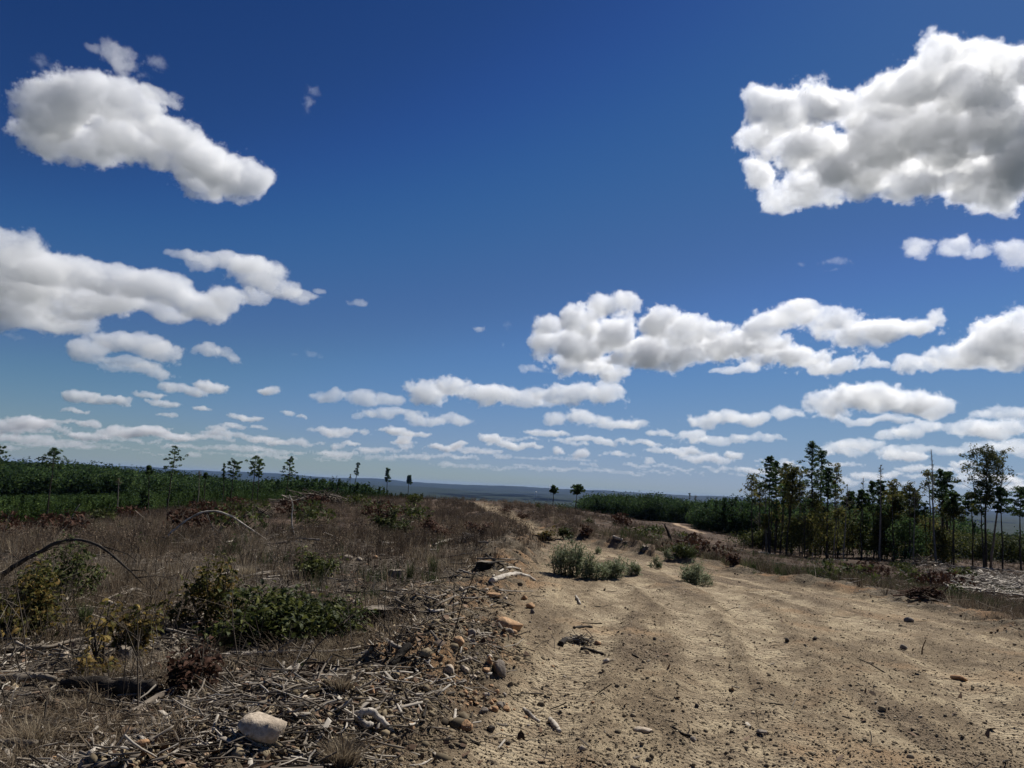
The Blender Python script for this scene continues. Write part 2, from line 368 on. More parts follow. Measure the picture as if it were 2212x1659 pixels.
def toned(name, cols, rough=.85, spec=.1, trans=0., scale=0):
    """Material whose colour follows the per-piece 'tone' attribute (0..1): each twig, leaf or blade has its own colour."""
    m = mat(name, (.5, .5, .5), rough, spec); n = N(m)
    c = n.ramp(n.attr('tone'), [(i / (len(cols) - 1), c) for i, c in enumerate(cols)])
    if scale:
        tc = n.new('ShaderNodeTexCoord').outputs['Object']
        nz = n.noise(tc, scale, 5, .7); c = n.mix(1., c, n.ramp(nz, [(.3, (.45, .43, .41)), (.5, (.95, .95, .95)), (.7, (1.35, 1.35, 1.35))]), 'MULTIPLY')
        c = n.mix(n.ramp(n.noise(tc, scale * .25, 3), [(.52, (0, 0, 0)), (.62, (.6, .6, .6))]), c, tuple(v * .8 for v in cols[0])); n.bump(nz, .35 / scale, .9)
    n.link(c, n.b.inputs['Base Color'])
    if trans:
        o = n.t.nodes['Material Output']; tr = n.new('ShaderNodeBsdfTranslucent'); n.link(c, tr.inputs[0])
        mx = n.new('ShaderNodeMixShader'); mx.inputs[0].default_value = trans
        n.link(n.b.outputs[0], mx.inputs[1]); n.link(tr.outputs[0], mx.inputs[2]); n.link(mx.outputs[0], o.inputs[0])
    return m
# ------------------------------------------------------------------ mesh helpers
def mesh_np(name, V, Fc, m=None, tone=None, smooth=False, attrs=None):
    """V (n,3); Fc (k,3) or (k,4) int; tone: per-vertex float."""
    V = np.ascontiguousarray(V, np.float32); Fc = np.ascontiguousarray(Fc, np.int32); k = Fc.shape[1]
    me = bpy.data.meshes.new(name); me.vertices.add(len(V)); me.vertices.foreach_set('co', V.ravel())
    me.loops.add(Fc.size); me.loops.foreach_set('vertex_index', Fc.ravel())
    me.polygons.add(len(Fc)); me.polygons.foreach_set('loop_start', np.arange(0, Fc.size, k, dtype=np.int32))
    if smooth: me.polygons.foreach_set('use_smooth', np.ones(len(Fc), bool))
    me.update(calc_edges=True)
    for nm, arr in {**({'tone': tone} if tone is not None else {}), **(attrs or {})}.items():
        me.attributes.new(nm, 'FLOAT', 'POINT').data.foreach_set('value', np.ascontiguousarray(arr, np.float32))
    if m: me.materials.append(m)
    return me
def obj(name, me, parent=None, loc=None):
    o = bpy.data.objects.new(name, me); COL.objects.link(o)
    if parent is not None: o.parent = parent
    if loc is not None: o.location = loc
    return o
def empty(name, loc, rz=0.):
    o = bpy.data.objects.new(name, None); COL.objects.link(o); o.location = loc; o.rotation_euler = (0, 0, rz); o.empty_display_size = .2
    return o
class Acc:                                              # gathers triangles with a tone per vertex
    def __init__(s): s.v = []; s.f = []; s.t = []; s.n = 0
    def add(s, V, Fc, tone=.5):
        s.v.append(np.asarray(V, float)); s.f.append(np.asarray(Fc, int) + s.n)
        s.t.append(np.full(len(V), tone) if np.isscalar(tone) else np.asarray(tone)); s.n += len(V)
    def mesh(s, name, m, smooth=False): return mesh_np(name, np.concatenate(s.v), np.concatenate(s.f), m, np.concatenate(s.t), smooth)
def euler_mats(rx, ry, rz):
    cx, sx, cy, sy, cz, sz = np.cos(rx), np.sin(rx), np.cos(ry), np.sin(ry), np.cos(rz), np.sin(rz); o = np.zeros_like(cx); l = o + 1
    X = np.stack([np.stack([l, o, o], -1), np.stack([o, cx, -sx], -1), np.stack([o, sx, cx], -1)], -2)
    Y = np.stack([np.stack([cy, o, sy], -1), np.stack([o, l, o], -1), np.stack([-sy, o, cy], -1)], -2)
    Zm = np.stack([np.stack([cz, -sz, o], -1), np.stack([sz, cz, o], -1), np.stack([o, o, l], -1)], -2)
    return Zm @ Y @ X
def scatter(acc, protos, P, rot, scale, tone):
    """copies of small prototype pieces laid out over the land, gathered in one mesh (for what nobody could count)"""
    P = np.asarray(P, float); k = RS.randint(0, len(protos), len(P)); M = euler_mats(*rot); sc_ = np.asarray(scale, float)
    if sc_.ndim == 1: sc_ = np.repeat(sc_[:, None], 3, 1)
    for j, (V, Fc, dt) in enumerate(protos):
        q = np.nonzero(k == j)[0]
        if not len(q): continue
        W_ = np.einsum('nij,nvj->nvi', M[q], V[None] * sc_[q][:, None, :]) + P[q][:, None, :]
        nv = len(V); Fq = (Fc[None] + (np.arange(len(q)) * nv)[:, None, None]).reshape(-1, 3)
        acc.add(W_.reshape(-1, 3), Fq, np.clip(np.repeat(tone[q], nv) + np.tile(dt, len(q)), 0, 1))
def tube(pts, rad, sides=6, cap=True, jag=0.):
    """tapered round bar through pts with a radius at each point; returns V, triangles"""
    P = np.asarray(pts, float); n = len(P); rad = np.broadcast_to(np.asarray(rad, float), (n,))
    T_ = np.gradient(P, axis=0); T_ /= np.maximum(np.linalg.norm(T_, axis=1, keepdims=True), 1e-9)
    up = np.array([0, 0, 1.]) if abs(T_[0][2]) < .9 else np.array([1., 0, 0]); V = []
    u = np.cross(T_[0], up); u /= np.linalg.norm(u)
    for i in range(n):
        u = u - T_[i] * np.dot(u, T_[i]); u /= max(np.linalg.norm(u), 1e-9); w = np.cross(T_[i], u)
        a = np.linspace(0, 2 * math.pi, sides, endpoint=False); rr = rad[i] * (1 + jag * RS.uniform(-1, 1, sides))
        V.append(P[i] + np.outer(np.cos(a) * rr, u) + np.outer(np.sin(a) * rr, w))
    V = np.concatenate(V); Fc = []
    for i in range(n - 1):
        for j in range(sides):
            a, b = i * sides + j, i * sides + (j + 1) % sides; Fc += [(a, b, b + sides), (a, b + sides, a + sides)]
    if cap:
        V = np.vstack([V, P[0], P[-1]]); c0, c1 = len(V) - 2, len(V) - 1; e = (n - 1) * sides
        for j in range(sides): Fc += [(c0, (j + 1) % sides, j), (c1, e + j, e + (j + 1) % sides)]
    return V, np.array(Fc)
# ------------------------------------------------------------------ ground sheet
gmat = mat('soil_and_litter', rough=.95, spec=.08); n = N(gmat)
tc = n.new('ShaderNodeNewGeometry').outputs['Position']
big = n.noise(tc, .55, 5, .6); mid = n.noise(tc, 3.2, 5, .65); fin = n.noise(tc, 38, 4, .7); grit = n.noise(tc, 120, 2, .6)
mapn = n.new('ShaderNodeMapping'); n.link(tc, mapn.inputs[0]); mapn.inputs['Scale'].default_value = (1, .28, 1); mapn.inputs['Rotation'].default_value = (0, 0, R(-22))
streak = n.noise(mapn.outputs[0], 1.6, 5, .6)
rough_ = n.ramp(n.math('ADD', n.math('MULTIPLY', fin, .55), n.math('MULTIPLY', mid, .45)), [(.36, (.05, .036, .024)), (.46, (.115, .083, .054)), (.56, (.20, .15, .098)), (.68, (.34, .262, .17))])
smooth_ = n.ramp(n.math('ADD', n.math('MULTIPLY', streak, .6), n.math('MULTIPLY', mid, .4)), [(.36, (.125, .091, .058)), (.5, (.225, .17, .108)), (.64, (.43, .345, .222))])
roadc = n.mix(n.math('MULTIPLY', n.attr('patch'), n.math('SUBTRACT', 1., n.math('MULTIPLY', n.attr('tread'), .8))), smooth_, rough_)
roadc = n.mix(n.math('MULTIPLY', n.attr('tread'), .62), roadc, n.mix(n.ramp(mid, [(.4, (0, 0, 0)), (.6, (1, 1, 1))]), (.26, .20, .132), (.48, .392, .262)))
roadc = n.mix(n.ramp(n.noise(tc, .6, 3), [(.56, (0, 0, 0)), (.68, (.55, .55, .55))]), roadc, (.33, .215, .12))
roadc = n.mix(n.ramp(grit, [(.3, (.7, .7, .7)), (.42, (0, 0, 0))]), roadc, (.07, .055, .038))
roadc = n.mix(n.ramp(grit, [(.6, (0, 0, 0)), (.72, (.6, .6, .6))]), roadc, (.46, .40, .30))
soilc = n.ramp(mid, [(.3, (.07, .055, .038)), (.5, (.155, .122, .083)), (.7, (.27, .215, .145))])
soilc = n.mix(n.ramp(n.noise(tc, 1.1, 3), [(.5, (0, 0, 0)), (.62, (.8, .8, .8))]), soilc, (.33, .195, .10))
soilc = n.mix(n.ramp(fin, [(.4, (.7, .7, .7)), (.55, (0, 0, 0))]), soilc, (.045, .035, .024))
litc = n.ramp(n.math('ADD', n.math('MULTIPLY', fin, .6), n.math('MULTIPLY', big, .4)),
              [(.36, (.022, .018, .014)), (.48, (.07, .057, .044)), (.58, (.14, .115, .088)), (.7, (.26, .225, .175))])
farc = n.ramp(n.noise(tc, .012, 6, .7), [(.35, (.006, .012, .009)), (.55, (.012, .022, .013)), (.7, (.022, .036, .019))])
fieldc = n.ramp(n.noise(tc, .25, 6, .7), [(.35, (.038, .027, .019)), (.5, (.072, .049, .035)), (.65, (.115, .08, .055))])
c = n.mix(n.attr('mid'), litc, fieldc)
c = n.mix(n.attr('soil'), c, soilc)
c = n.mix(n.attr('road'), c, roadc)
c = n.mix(n.attr('spur'), c, (.33, .24, .16))
c = n.mix(n.attr('far'), c, farc)
n.link(c, n.b.inputs['Base Color'])
wv = n.math('SINE', n.math('MULTIPLY', n.attr('along'), 2 * math.pi / .055))
hh = n.math('ADD', n.math('ADD', n.math('MULTIPLY', fin, .9), n.math('MULTIPLY', grit, .35)), n.math('MULTIPLY', n.math('MULTIPLY', wv, n.attr('tread')), .24))
hh = n.math('ADD', hh, n.math('MULTIPLY', n.noise(tc, 14, 4, .7), 1.3))
n.bump(hh, .024, 1.)
if 'ground' not in SKIP:
    az = np.concatenate([np.linspace(-math.pi, R(-44), 60)[:-1], np.linspace(R(-44), R(44), 1050), np.linspace(R(44), math.pi, 60)[1:]])
    rr = np.concatenate([[0, .5, 1, 1.6, 2.3, 3], np.exp(np.linspace(math.log(3.6), math.log(110), 980)), np.exp(np.linspace(math.log(114), math.log(26000), 140))])
    A, Rr_ = np.meshgrid(az, rr); X = Rr_ * np.sin(A); Y = Rr_ * np.cos(A); sh = X.shape; X = X.ravel(); Y = Y.ravel()
    Zg = land(X, Y); d_, road_, berm_, soil_ = masks(X, Y); r_ = np.hypot(X, Y)
    tread = np.zeros_like(X); along = np.zeros_like(X)
    for T_ in TRACKS:
        s, a_ = polydist(X, Y, T_, False); w_ = np.exp(-(s / .31) ** 6) * road_ * sstep(-.75 if T_ is not TRACKS[2] else -.3, .1, fbm(X * .8, Y * .8, 91, 2))
        along = np.where(w_ > tread, a_, along); tread = np.maximum(tread, w_)
    sp, _a = polydist(X, Y, SPUR, False)
    na, nr = len(az), len(rr); i, j = np.meshgrid(np.arange(nr - 1), np.arange(na - 1), indexing='ij'); a0 = (i * na + j).ravel()
    me = mesh_np('ground', np.stack([X, Y, Zg], 1), np.stack([a0, a0 + 1, a0 + na + 1, a0 + na], 1), gmat, smooth=True, attrs=dict(
        road=road_, soil=soil_, tread=tread, along=along, mid=sstep(12, 30, r_ + 4 * fbm(X * .2, Y * .2, 5, 2)),
        far=np.where((X > .06 * Y) & (X < .34 * Y), sstep(250, 330, r_), sstep(120, 200, r_)), patch=patch(X, Y, d_), spur=np.exp(-(sp / 1.0) ** 4)))
    tag(obj('ground', me), 'bare soil road and brown cutover ground falling away to wooded lowland', kind='structure')
# ------------------------------------------------------------------ small pieces that cover the land
def blade_tuft(nb, h, spread, w, segs=2, lean=.5, droop=.2):
    V = []; Fc = []; T_ = []
    for _ in range(nb):
        a = RS.uniform(0, 6.283); r0 = spread * RS.rand() ** .7 * .4; hh = h * RS.uniform(.5, 1.1); ln = lean * RS.uniform(.1, 1) * hh
        base = np.array([math.cos(a) * r0, math.sin(a) * r0, -.02]); out = np.array([math.cos(a + RS.uniform(-.6, .6)), math.sin(a + RS.uniform(-.6, .6)), 0])
        b = RS.uniform(0, 3.14); side = np.array([math.cos(b), math.sin(b), 0]) * w * RS.uniform(.6, 1.3) / 2
        k = len(V); tn = RS.uniform(-.25, .25); dz = droop * hh * RS.rand()
        mid_ = base + out * ln * .35 + np.array([0, 0, hh * .6]); tip = base + out * ln + np.array([0, 0, hh - dz])
        if segs == 1: V += [base - side, base + side, tip]; Fc += [(k, k + 1, k + 2)]; T_ += [tn] * 3
        else: V += [base - side, base + side, mid_ - side * .8, mid_ + side * .8, tip]; Fc += [(k, k + 1, k + 3), (k, k + 3, k + 2), (k + 2, k + 3, k + 4)]; T_ += [tn] * 5
    return np.array(V), np.array(Fc), np.array(T_)
def weed(nb, h, w):                                     # dead herb: thin branched stems carrying small dark leaf scraps
    A_ = []; F_ = []; T_ = []; k = 0
    for _ in range(nb):
        a = RS.uniform(0, 6.283); l = RS.uniform(.1, .5); hh = h * RS.uniform(.5, 1.1)
        base = np.array([RS.normal(0, .06), RS.normal(0, .06), -.02]); tip = base + np.array([math.cos(a) * l * hh, math.sin(a) * l * hh, hh])
        s = np.array([math.cos(a + 1.5), math.sin(a + 1.5), 0]) * w * .25
        A_ += [base - s, base + s, tip]; F_ += [(k, k + 1, k + 2)]; T_ += [-.1] * 3; k += 3
        for _j in range(7):
            c_ = base + (tip - base) * RS.uniform(.3, 1.05) + RS.normal(0, h * .09, 3); e = RS.normal(0, 1, 3); e /= np.linalg.norm(e); g_ = np.cross(e, RS.normal(0, 1, 3)); g_ /= np.linalg.norm(g_)
            A_ += [c_ - e * w, c_ + e * w, c_ + g_ * w * 1.3]; F_ += [(k, k + 1, k + 2)]; T_ += [RS.uniform(-.2, .25)] * 3; k += 3
    return np.array(A_), np.array(F_), np.array(T_)
def chip(l, w, t):                                      # flat splinter
    V = np.array([[-l, -w, 0], [l * .9, -w * .6, 0], [l, w * .5, t * .3], [-l * .8, w, 0], [-l * .9, -w * .8, t], [l * .8, -w * .5, t], [l * .9, w * .4, t], [-l * .7, w * .8, t]]) / 2
    return V, np.array([(0, 2, 1), (0, 3, 2), (4, 5, 6), (4, 6, 7), (0, 1, 5), (0, 5, 4), (1, 2, 6), (1, 6, 5), (2, 3, 7), (2, 7, 6), (3, 0, 4), (3, 4, 7)]), RS.uniform(-.08, .08, 8)
def twig(l, r, bend=.2, sides=4):
    t = np.linspace(-.5, .5, 5); P = np.stack([t * l, bend * l * (t ** 2 - .1) * RS.choice([-1, 1]) + RS.normal(0, l * .02, 5), RS.normal(0, l * .02, 5) + r * .6], 1)
    V, Fc = tube(P, np.linspace(r, r * .5, 5), sides, False); return V, Fc, np.zeros(len(V))
def leafp(l, w):                                        # curled fallen leaf
    V = np.array([[-l, 0, .0], [-l * .2, -w, .25 * w], [-l * .2, w, .35 * w], [l * .5, -w * .8, .3 * w], [l * .5, w * .7, .1 * w], [l, 0, .35 * w]]) / 2
    return V, np.array([(0, 1, 2), (1, 3, 2), (2, 3, 4), (3, 5, 4)]), RS.uniform(-.1, .1, 6)
_ico = None
def ico():
    global _ico
    if _ico is None:
        import bmesh
        bm = bmesh.new(); bmesh.ops.create_icosphere(bm, subdivisions=1, radius=1); bm.verts.ensure_lookup_table()
        _ico = (np.array([v.co[:] for v in bm.verts]), np.array([[v.index for v in f.verts] for f in bm.faces])); bm.free()
    return _ico
def clod(flat=.6, j=.3):
    V, Fc = ico(); V = V * (1 + RS.uniform(-j, j, (len(V), 1))) * np.array([1, RS.uniform(.6, 1), flat]); return V, Fc, RS.uniform(-.08, .08, len(V))
def polar_pts(n, r0, r1, px0=-40, px1=1064, power=1.):
    """random points of the land: even over the view, denser in the distance the nearer power is to 0"""
    a = np.arctan((RS.uniform(px0, px1, n) - 512) / F); u = RS.rand(n)
    r = (r0 ** -power + u * (r1 ** -power - r0 ** -power)) ** (-1 / power) if power else np.exp(math.log(r0) + u * math.log(r1 / r0))
    return np.sin(a) * r, np.cos(a) * r
def P3(x, y, dz=0.): return np.stack([x, y, land(x, y) + dz], 1)
Zr = np.zeros
M_dry = toned('dry_grass', [(.05, .036, .024), (.13, .095, .063), (.24, .19, .13), (.43, .36, .25)], trans=.3)
M_red = toned('red_brown_weeds', [(.035, .027, .020), (.095, .07, .05), (.175, .13, .09), (.32, .25, .175)], trans=.2)
M_grn = toned('green_grass', [(.025, .035, .014), (.055, .075, .027), (.11, .13, .05)], trans=.3)
M_twig = toned('dead_twigs', [(.03, .024, .018), (.09, .072, .055), (.22, .185, .145), (.45, .40, .33)])
M_leaf = toned('fallen_leaves', [(.03, .02, .013), (.09, .055, .035), (.2, .13, .085), (.38, .29, .21)])
M_clod = toned('soil_clods', [(.055, .042, .028), (.15, .118, .075), (.28, .22, .14), (.42, .34, .23)])
def rut_free(x, y):                                      # wheels have pressed the crumbs flat in the ruts
    k = 1.
    for T_ in TRACKS: k = k * (1 - .85 * np.exp(-(polydist(x, y, T_, False)[0] / .27) ** 6))
    return k
if 'stuff' not in SKIP:
    # clods and small stones on the road and berm
    x, y = polar_pts(115000, 4.2, 34, power=.8); d, rd, bm_, sl_ = masks(x, y)
    keep = RS.rand(len(x)) < np.clip(rd * (.05 + .8 * patch(x, y, d)) * rut_free(x, y) + bm_ * 1.0 + sl_ * .5 + .05, 0, 1)
    x, y, bm_ = x[keep], y[keep], bm_[keep]; n_ = len(x); a = Acc()
    s = np.exp(RS.normal(math.log(.0058), .5, n_)) * (1 + .7 * bm_); s = np.clip(s, .003, .045)
    scatter(a, [clod() for _ in range(8)], P3(x, y) + np.stack([0 * s, 0 * s, s * .15], 1), (RS.uniform(-.5, .5, n_), RS.uniform(-.5, .5, n_), RS.uniform(0, 6.3, n_)), s, np.clip(RS.normal(.46, .2, n_), 0, 1))
    tag(obj('gravel', a.mesh('gravel', M_clod)), 'loose clods and small stones on the dirt road and its banks', kind='stuff')
    # litter: twigs, splinters, fallen leaves on the left and along the right edge
    x, y = polar_pts(85000, 4.0, 36, power=.75); d, rd, bm_, sl_ = masks(x, y)
    keep = RS.rand(len(x)) < np.clip((1 - rd) * (1 - .75 * sl_) * (.15 + .85 * sstep(-.3, .4, fbm(x * .6, y * .6, 15, 3))) + .006 + .08 * bm_, 0, 1); x, y = x[keep], y[keep]; n_ = len(x)
    a = Acc(); q = RS.rand(n_); P = P3(x, y)
    def part(mask, protos, s, tn, dz, tilt=.15):
        m_ = int(mask.sum()); scatter(a, protos, P[mask] + np.array([0, 0, dz]), (RS.normal(0, tilt, m_), RS.normal(0, tilt, m_), RS.uniform(0, 6.3, m_)), s(m_), tn(m_))
    part(q < .36, [twig(RS.uniform(.08, .42), RS.uniform(.0022, .0068), RS.uniform(0, .5)) for _ in range(16)], lambda m_: RS.uniform(.5, 1.5, m_), lambda m_: np.clip(RS.beta(1.2, 2.7, m_), 0, 1), .008, .2)
    part((q > .36) & (q < .52), [chip(RS.uniform(.05, .18), RS.uniform(.012, .04), .01) for _ in range(10)], lambda m_: RS.uniform(.4, 1.3, m_), lambda m_: np.clip(RS.normal(.6, .25, m_), 0, 1), .008, .3)
    tag(obj('debris', a.mesh('litter', M_twig)), 'grey twigs and splintered wood scattered over the cutover soil', kind='stuff')
    a = Acc(); part(q >= .52, [leafp(RS.uniform(.04, .09), RS.uniform(.025, .05)) for _ in range(8)], lambda m_: RS.uniform(.5, 1.3, m_), lambda m_: np.clip(RS.beta(1.7, 2.4, m_), 0, 1), .008, .5)
    tag(obj('fallen_leaves', a.mesh('leaves', M_leaf)), 'dead brown leaves lying between the twigs', kind='stuff')
    # lumps of churned soil on the banks
    x, y = polar_pts(15000, 4.1, 24, power=.9); d, rd, bm_, sl_ = masks(x, y); k_ = RS.rand(len(x)) < np.clip(bm_ * 1.1 + (1 - rd) * (.12 + .5 * sl_), 0, 1); x, y = x[k_], y[k_]; m_ = len(x); a = Acc()
    s_ = np.clip(np.exp(RS.normal(math.log(.015), .5, m_)), .006, .06)
    scatter(a, [clod(.7, .4) for _ in range(8)], P3(x, y), (RS.uniform(-.6, .6, m_), RS.uniform(-.6, .6, m_), RS.uniform(0, 6.3, m_)), s_, np.clip(RS.normal(.3, .17, m_), 0, 1))
    tag(obj('soil_lumps', a.mesh('soil_lumps', M_clod)), 'lumps of churned brown soil on the banks of the road', kind='stuff')
    # slash: bleached and grey sticks farther out
    x, y = polar_pts(5200, 9, 75, power=.1); d, rd, bm_, sl_ = masks(x, y); k_ = RS.rand(len(x)) < (1 - rd) * sstep(-.1, .35, fbm(x * .22, y * .22, 401, 3)); x, y = x[k_], y[k_]; m_ = len(x); a = Acc()
    scatter(a, [twig(RS.uniform(.5, 1.6), RS.uniform(.006, .014), RS.uniform(0, .4)) for _ in range(14)], P3(x, y, .06), (RS.normal(0, .12, m_), RS.normal(0, .2, m_), RS.uniform(0, 6.3, m_)), RS.uniform(.35, 1., m_) * (.6 + .7 * sstep(10, 40, np.hypot(x, y))), np.clip(RS.normal(.55, .28, m_), 0, 1))
    tag(obj('debris', a.mesh('slash', M_twig)), 'sticks of logging slash strewn over the brown field', kind='stuff')
    a = Acc(); x, y = polar_pts(420, 5.5, 30, px0=-20, px1=480, power=.2); d, rd, bm_, sl_ = masks(x, y); k_ = RS.rand(len(x)) < (1 - rd) * (1 - .8 * sl_); x, y = x[k_], y[k_]; m_ = len(x); pr = []
    for _ in range(10):
        A2 = Acc(); h_ = RS.uniform(.25, .6); b_ = RS.normal(0, .12, 2); V, Fc = tube([(0, 0, -.03), (b_[0] * .4, b_[1] * .4, h_ * .5), (b_[0], b_[1], h_)], [.0045, .0035, .002], 4, False); A2.add(V, Fc, 0)
        for _j in range(RS.randint(3, 8)):
            z_ = h_ * RS.uniform(.3, .95); q0 = np.array([b_[0] * z_ / h_, b_[1] * z_ / h_, z_]); q1 = q0 + [RS.normal(0, .12), RS.normal(0, .12), RS.uniform(.02, .2)]; V, Fc = tube([q0, q1], [.0025, .0012], 3, False); A2.add(V, Fc, 0)
        pr.append((np.concatenate(A2.v), np.concatenate(A2.f), np.concatenate(A2.t)))
    scatter(a, pr, P3(x, y), (RS.normal(0, .15, m_), RS.normal(0, .15, m_), RS.uniform(0, 6.3, m_)), RS.uniform(.5, 1.3, m_), np.clip(RS.normal(.3, .2, m_), 0, 1))
    tag(obj('dead_stems', a.mesh('dead_stems', M_twig)), 'thin dead stems standing in the slash on the left', kind='stuff')
    x, y = polar_pts(4200, 4.2, 22, px0=-20, px1=520, power=.5); d, rd, bm_, sl_ = masks(x, y); k_ = RS.rand(len(x)) < (1 - rd) * (.25 + .75 * sstep(-.1, .4, fbm(x * .8, y * .8, 415, 3))); x, y = x[k_], y[k_]; m_ = len(x); a = Acc()
    scatter(a, [chip(RS.uniform(.05, .2), RS.uniform(.012, .035), .01) for _ in range(8)] + [twig(RS.uniform(.15, .5), RS.uniform(.004, .009), .3) for _ in range(6)], P3(x, y, .03), (RS.normal(0, .3, m_), RS.normal(0, .3, m_), RS.uniform(0, 6.3, m_)), RS.uniform(.5, 1.2, m_), np.clip(RS.normal(.66, .22, m_), 0, 1))
    tag(obj('debris', a.mesh('pale_chips', M_twig)), 'pale wood chips and bleached twigs among the slash', kind='stuff')
    # dry grass: low sparse mats near, knee high stands farther out
    a = Acc()
    x, y = polar_pts(8000, 4.1, 17, power=.5); d, rd, bm_, sl_ = masks(x, y); cl = fbm(x * .7, y * .7, 77, 3)
    k_ = (RS.rand(len(x)) < (1 - rd) * (1 - .6 * sl_) * sstep(.08, .45, cl)); x, y = x[k_], y[k_]; m_ = len(x)
    scatter(a, [blade_tuft(34, .22, .3, .005, 2, 1.6, .6) for _ in range(6)], P3(x, y), (Zr(m_), Zr(m_), RS.uniform(0, 6.3, m_)), RS.uniform(.4, 1.05, m_), np.clip(RS.normal(.45, .2, m_), 0, 1))
    x, y = polar_pts(9500, 8, 34, power=.15); d, rd, bm_, sl_ = masks(x, y); cl = fbm(x * .35, y * .35, 78, 3)
    k_ = (RS.rand(len(x)) < (1 - rd) * (1 - sl_) * sstep(-.3, .25, cl) * sstep(6, 20, np.hypot(x, y))); x, y = x[k_], y[k_]; m_ = len(x)
    scatter(a, [blade_tuft(26, .36, .35, .009, 1, .6, .1) for _ in range(8)], P3(x, y), (Zr(m_), Zr(m_), RS.uniform(0, 6.3, m_)), RS.uniform(.5, 1.2, m_), np.clip(RS.normal(.42, .2, m_), 0, 1))
    tag(obj('grass', a.mesh('dry_grass', M_dry)), 'dry straw coloured grass on the cutover ground', kind='stuff')
    a = Acc()
    x, y = polar_pts(30000, 13, 240, power=-.15); d, rd, bm_, sl_ = masks(x, y); r_ = np.hypot(x, y); cl = fbm(x * .12, y * .12, 79, 4)
    sp, _ = polydist(x, y, SPUR, False)
    k_ = (RS.rand(len(x)) < (1 - rd) * (1 - sl_) * sstep(-.35, .15, cl + .35 * fbm(x * .7, y * .7, 80, 2)) * sstep(12, 24, r_)) & (np.abs(sp) > 2.2) & ((r_ < 120) | ((x > .06 * y) & (x < .34 * y)) | (r_ < 80)); x, y = x[k_], y[k_]; m_ = len(x); r_ = r_[k_]
    tn = np.clip(.42 + .5 * fbm(x * .09, y * .09, 83, 3) + RS.normal(0, .13, m_) - .1 * sstep(30, 70, r_) * (x < 0), 0, 1)
    scatter(a, [weed(12, .42, .022) for _ in range(5)] + [blade_tuft(26, .5, .45, .018, 1, .5, .1) for _ in range(5)], P3(x, y), (Zr(m_), Zr(m_), RS.uniform(0, 6.3, m_)), RS.uniform(.35, 1.05, m_) * (1 + .5 * sstep(30, 90, r_)) * np.where(x > .1 * y, .75, 1), tn)
    tag(obj('undergrowth', a.mesh('weeds', M_red)), 'reddish brown dead weeds and broomsedge across the middle distance', kind='stuff')
    a = Acc()
    x, y = polar_pts(5000, 14, 60, px0=560, px1=1060, power=.1); d, rd, bm_, sl_ = masks(x, y); cl = fbm(x * .2, y * .2, 179, 3)
    k_ = (RS.rand(len(x)) < (1 - rd) * (1 - sl_) * sstep(0, .3, cl)); x, y = x[k_], y[k_]
    x2, y2 = polar_pts(700, 9, 40, px0=0, px1=500, power=.1); d, rd, bm_, sl_ = masks(x2, y2); k2 = (RS.rand(len(x2)) < (1 - rd) * (1 - sl_) * sstep(.1, .4, fbm(x2 * .5, y2 * .5, 171, 3)))
    x = np.concatenate([x, x2[k2]]); y = np.concatenate([y, y2[k2]]); m_ = len(x)
    scatter(a, [blade_tuft(24, .4, .35, .012, 1, .5, .1) for _ in range(5)] + [weed(8, .3, .03)], P3(x, y), (Zr(m_), Zr(m_), RS.uniform(0, 6.3, m_)), RS.uniform(.4, 1.1, m_), np.clip(RS.normal(.35, .2, m_), 0, 1))
    tag(obj('grass', a.mesh('green_grass', M_grn)), 'sparse dark green grass and sprouts among the dead weeds', kind='stuff')
# ------------------------------------------------------------------ foliage and trees
M_pine = toned('pine_needles', [(.015, .03, .013), (.033, .062, .022), (.075, .12, .042), (.13, .18, .065)], trans=.4)
M_young = toned('young_pine_needles', [(.022, .042, .013), (.055, .092, .025), (.115, .16, .042)], trans=.3)
M_oak = toned('oak_leaves', [(.018, .026, .010), (.045, .058, .018), (.095, .105, .028), (.19, .17, .05)], rough=.7, spec=.12, trans=.3)
M_autumn = toned('turning_leaves', [(.03, .034, .015), (.07, .078, .025), (.14, .14, .038), (.23, .17, .06)], rough=.75, spec=.1, trans=.45)
M_bark = toned('bark', [(.03, .025, .02), (.06, .05, .04), (.10, .085, .07)], scale=9)
M_grey = toned('weathered_wood', [(.06, .05, .04), (.17, .145, .12), (.33, .29, .24), (.55, .49, .41)], scale=22, rough=.8)
M_char = toned('dark_wood', [(.012, .010, .009), (.03, .025, .02), (.055, .045, .036)], scale=25)
def leaves(acc, C, n, rad, size, tone, flat=1., quad=False):
    """n leaf-sized faces spread through an ellipsoidal clump"""
    p = RS.normal(0, 1, (n, 3)); p /= np.linalg.norm(p, axis=1, keepdims=True); p *= (RS.rand(n, 1) ** .45) * np.asarray(rad) * np.array([1, 1, flat])
    c_ = np.asarray(C) + p; u = RS.normal(0, 1, (n, 3)); u /= np.linalg.norm(u, axis=1, keepdims=True); w = np.cross(u, RS.normal(0, 1, (n, 3))); w /= np.linalg.norm(w, axis=1, keepdims=True)
    s = size * RS.uniform(.5, 1.3, (n, 1)); tn = np.clip(tone + RS.normal(0, .16, n), 0, 1)
    if quad:
        V = np.stack([c_ - u * s, c_ + w * s * .55, c_ + u * s, c_ - w * s * .55], 1).reshape(-1, 3); b = np.arange(n)[:, None] * 4
        acc.add(V, np.concatenate([b + [0, 1, 2], b + [0, 2, 3]]), np.repeat(tn, 4))
    else:
        V = np.stack([c_ - u * s, c_ + w * s, c_ + u * s], 1).reshape(-1, 3); acc.add(V, np.arange(3 * n).reshape(-1, 3), np.repeat(tn, 3))
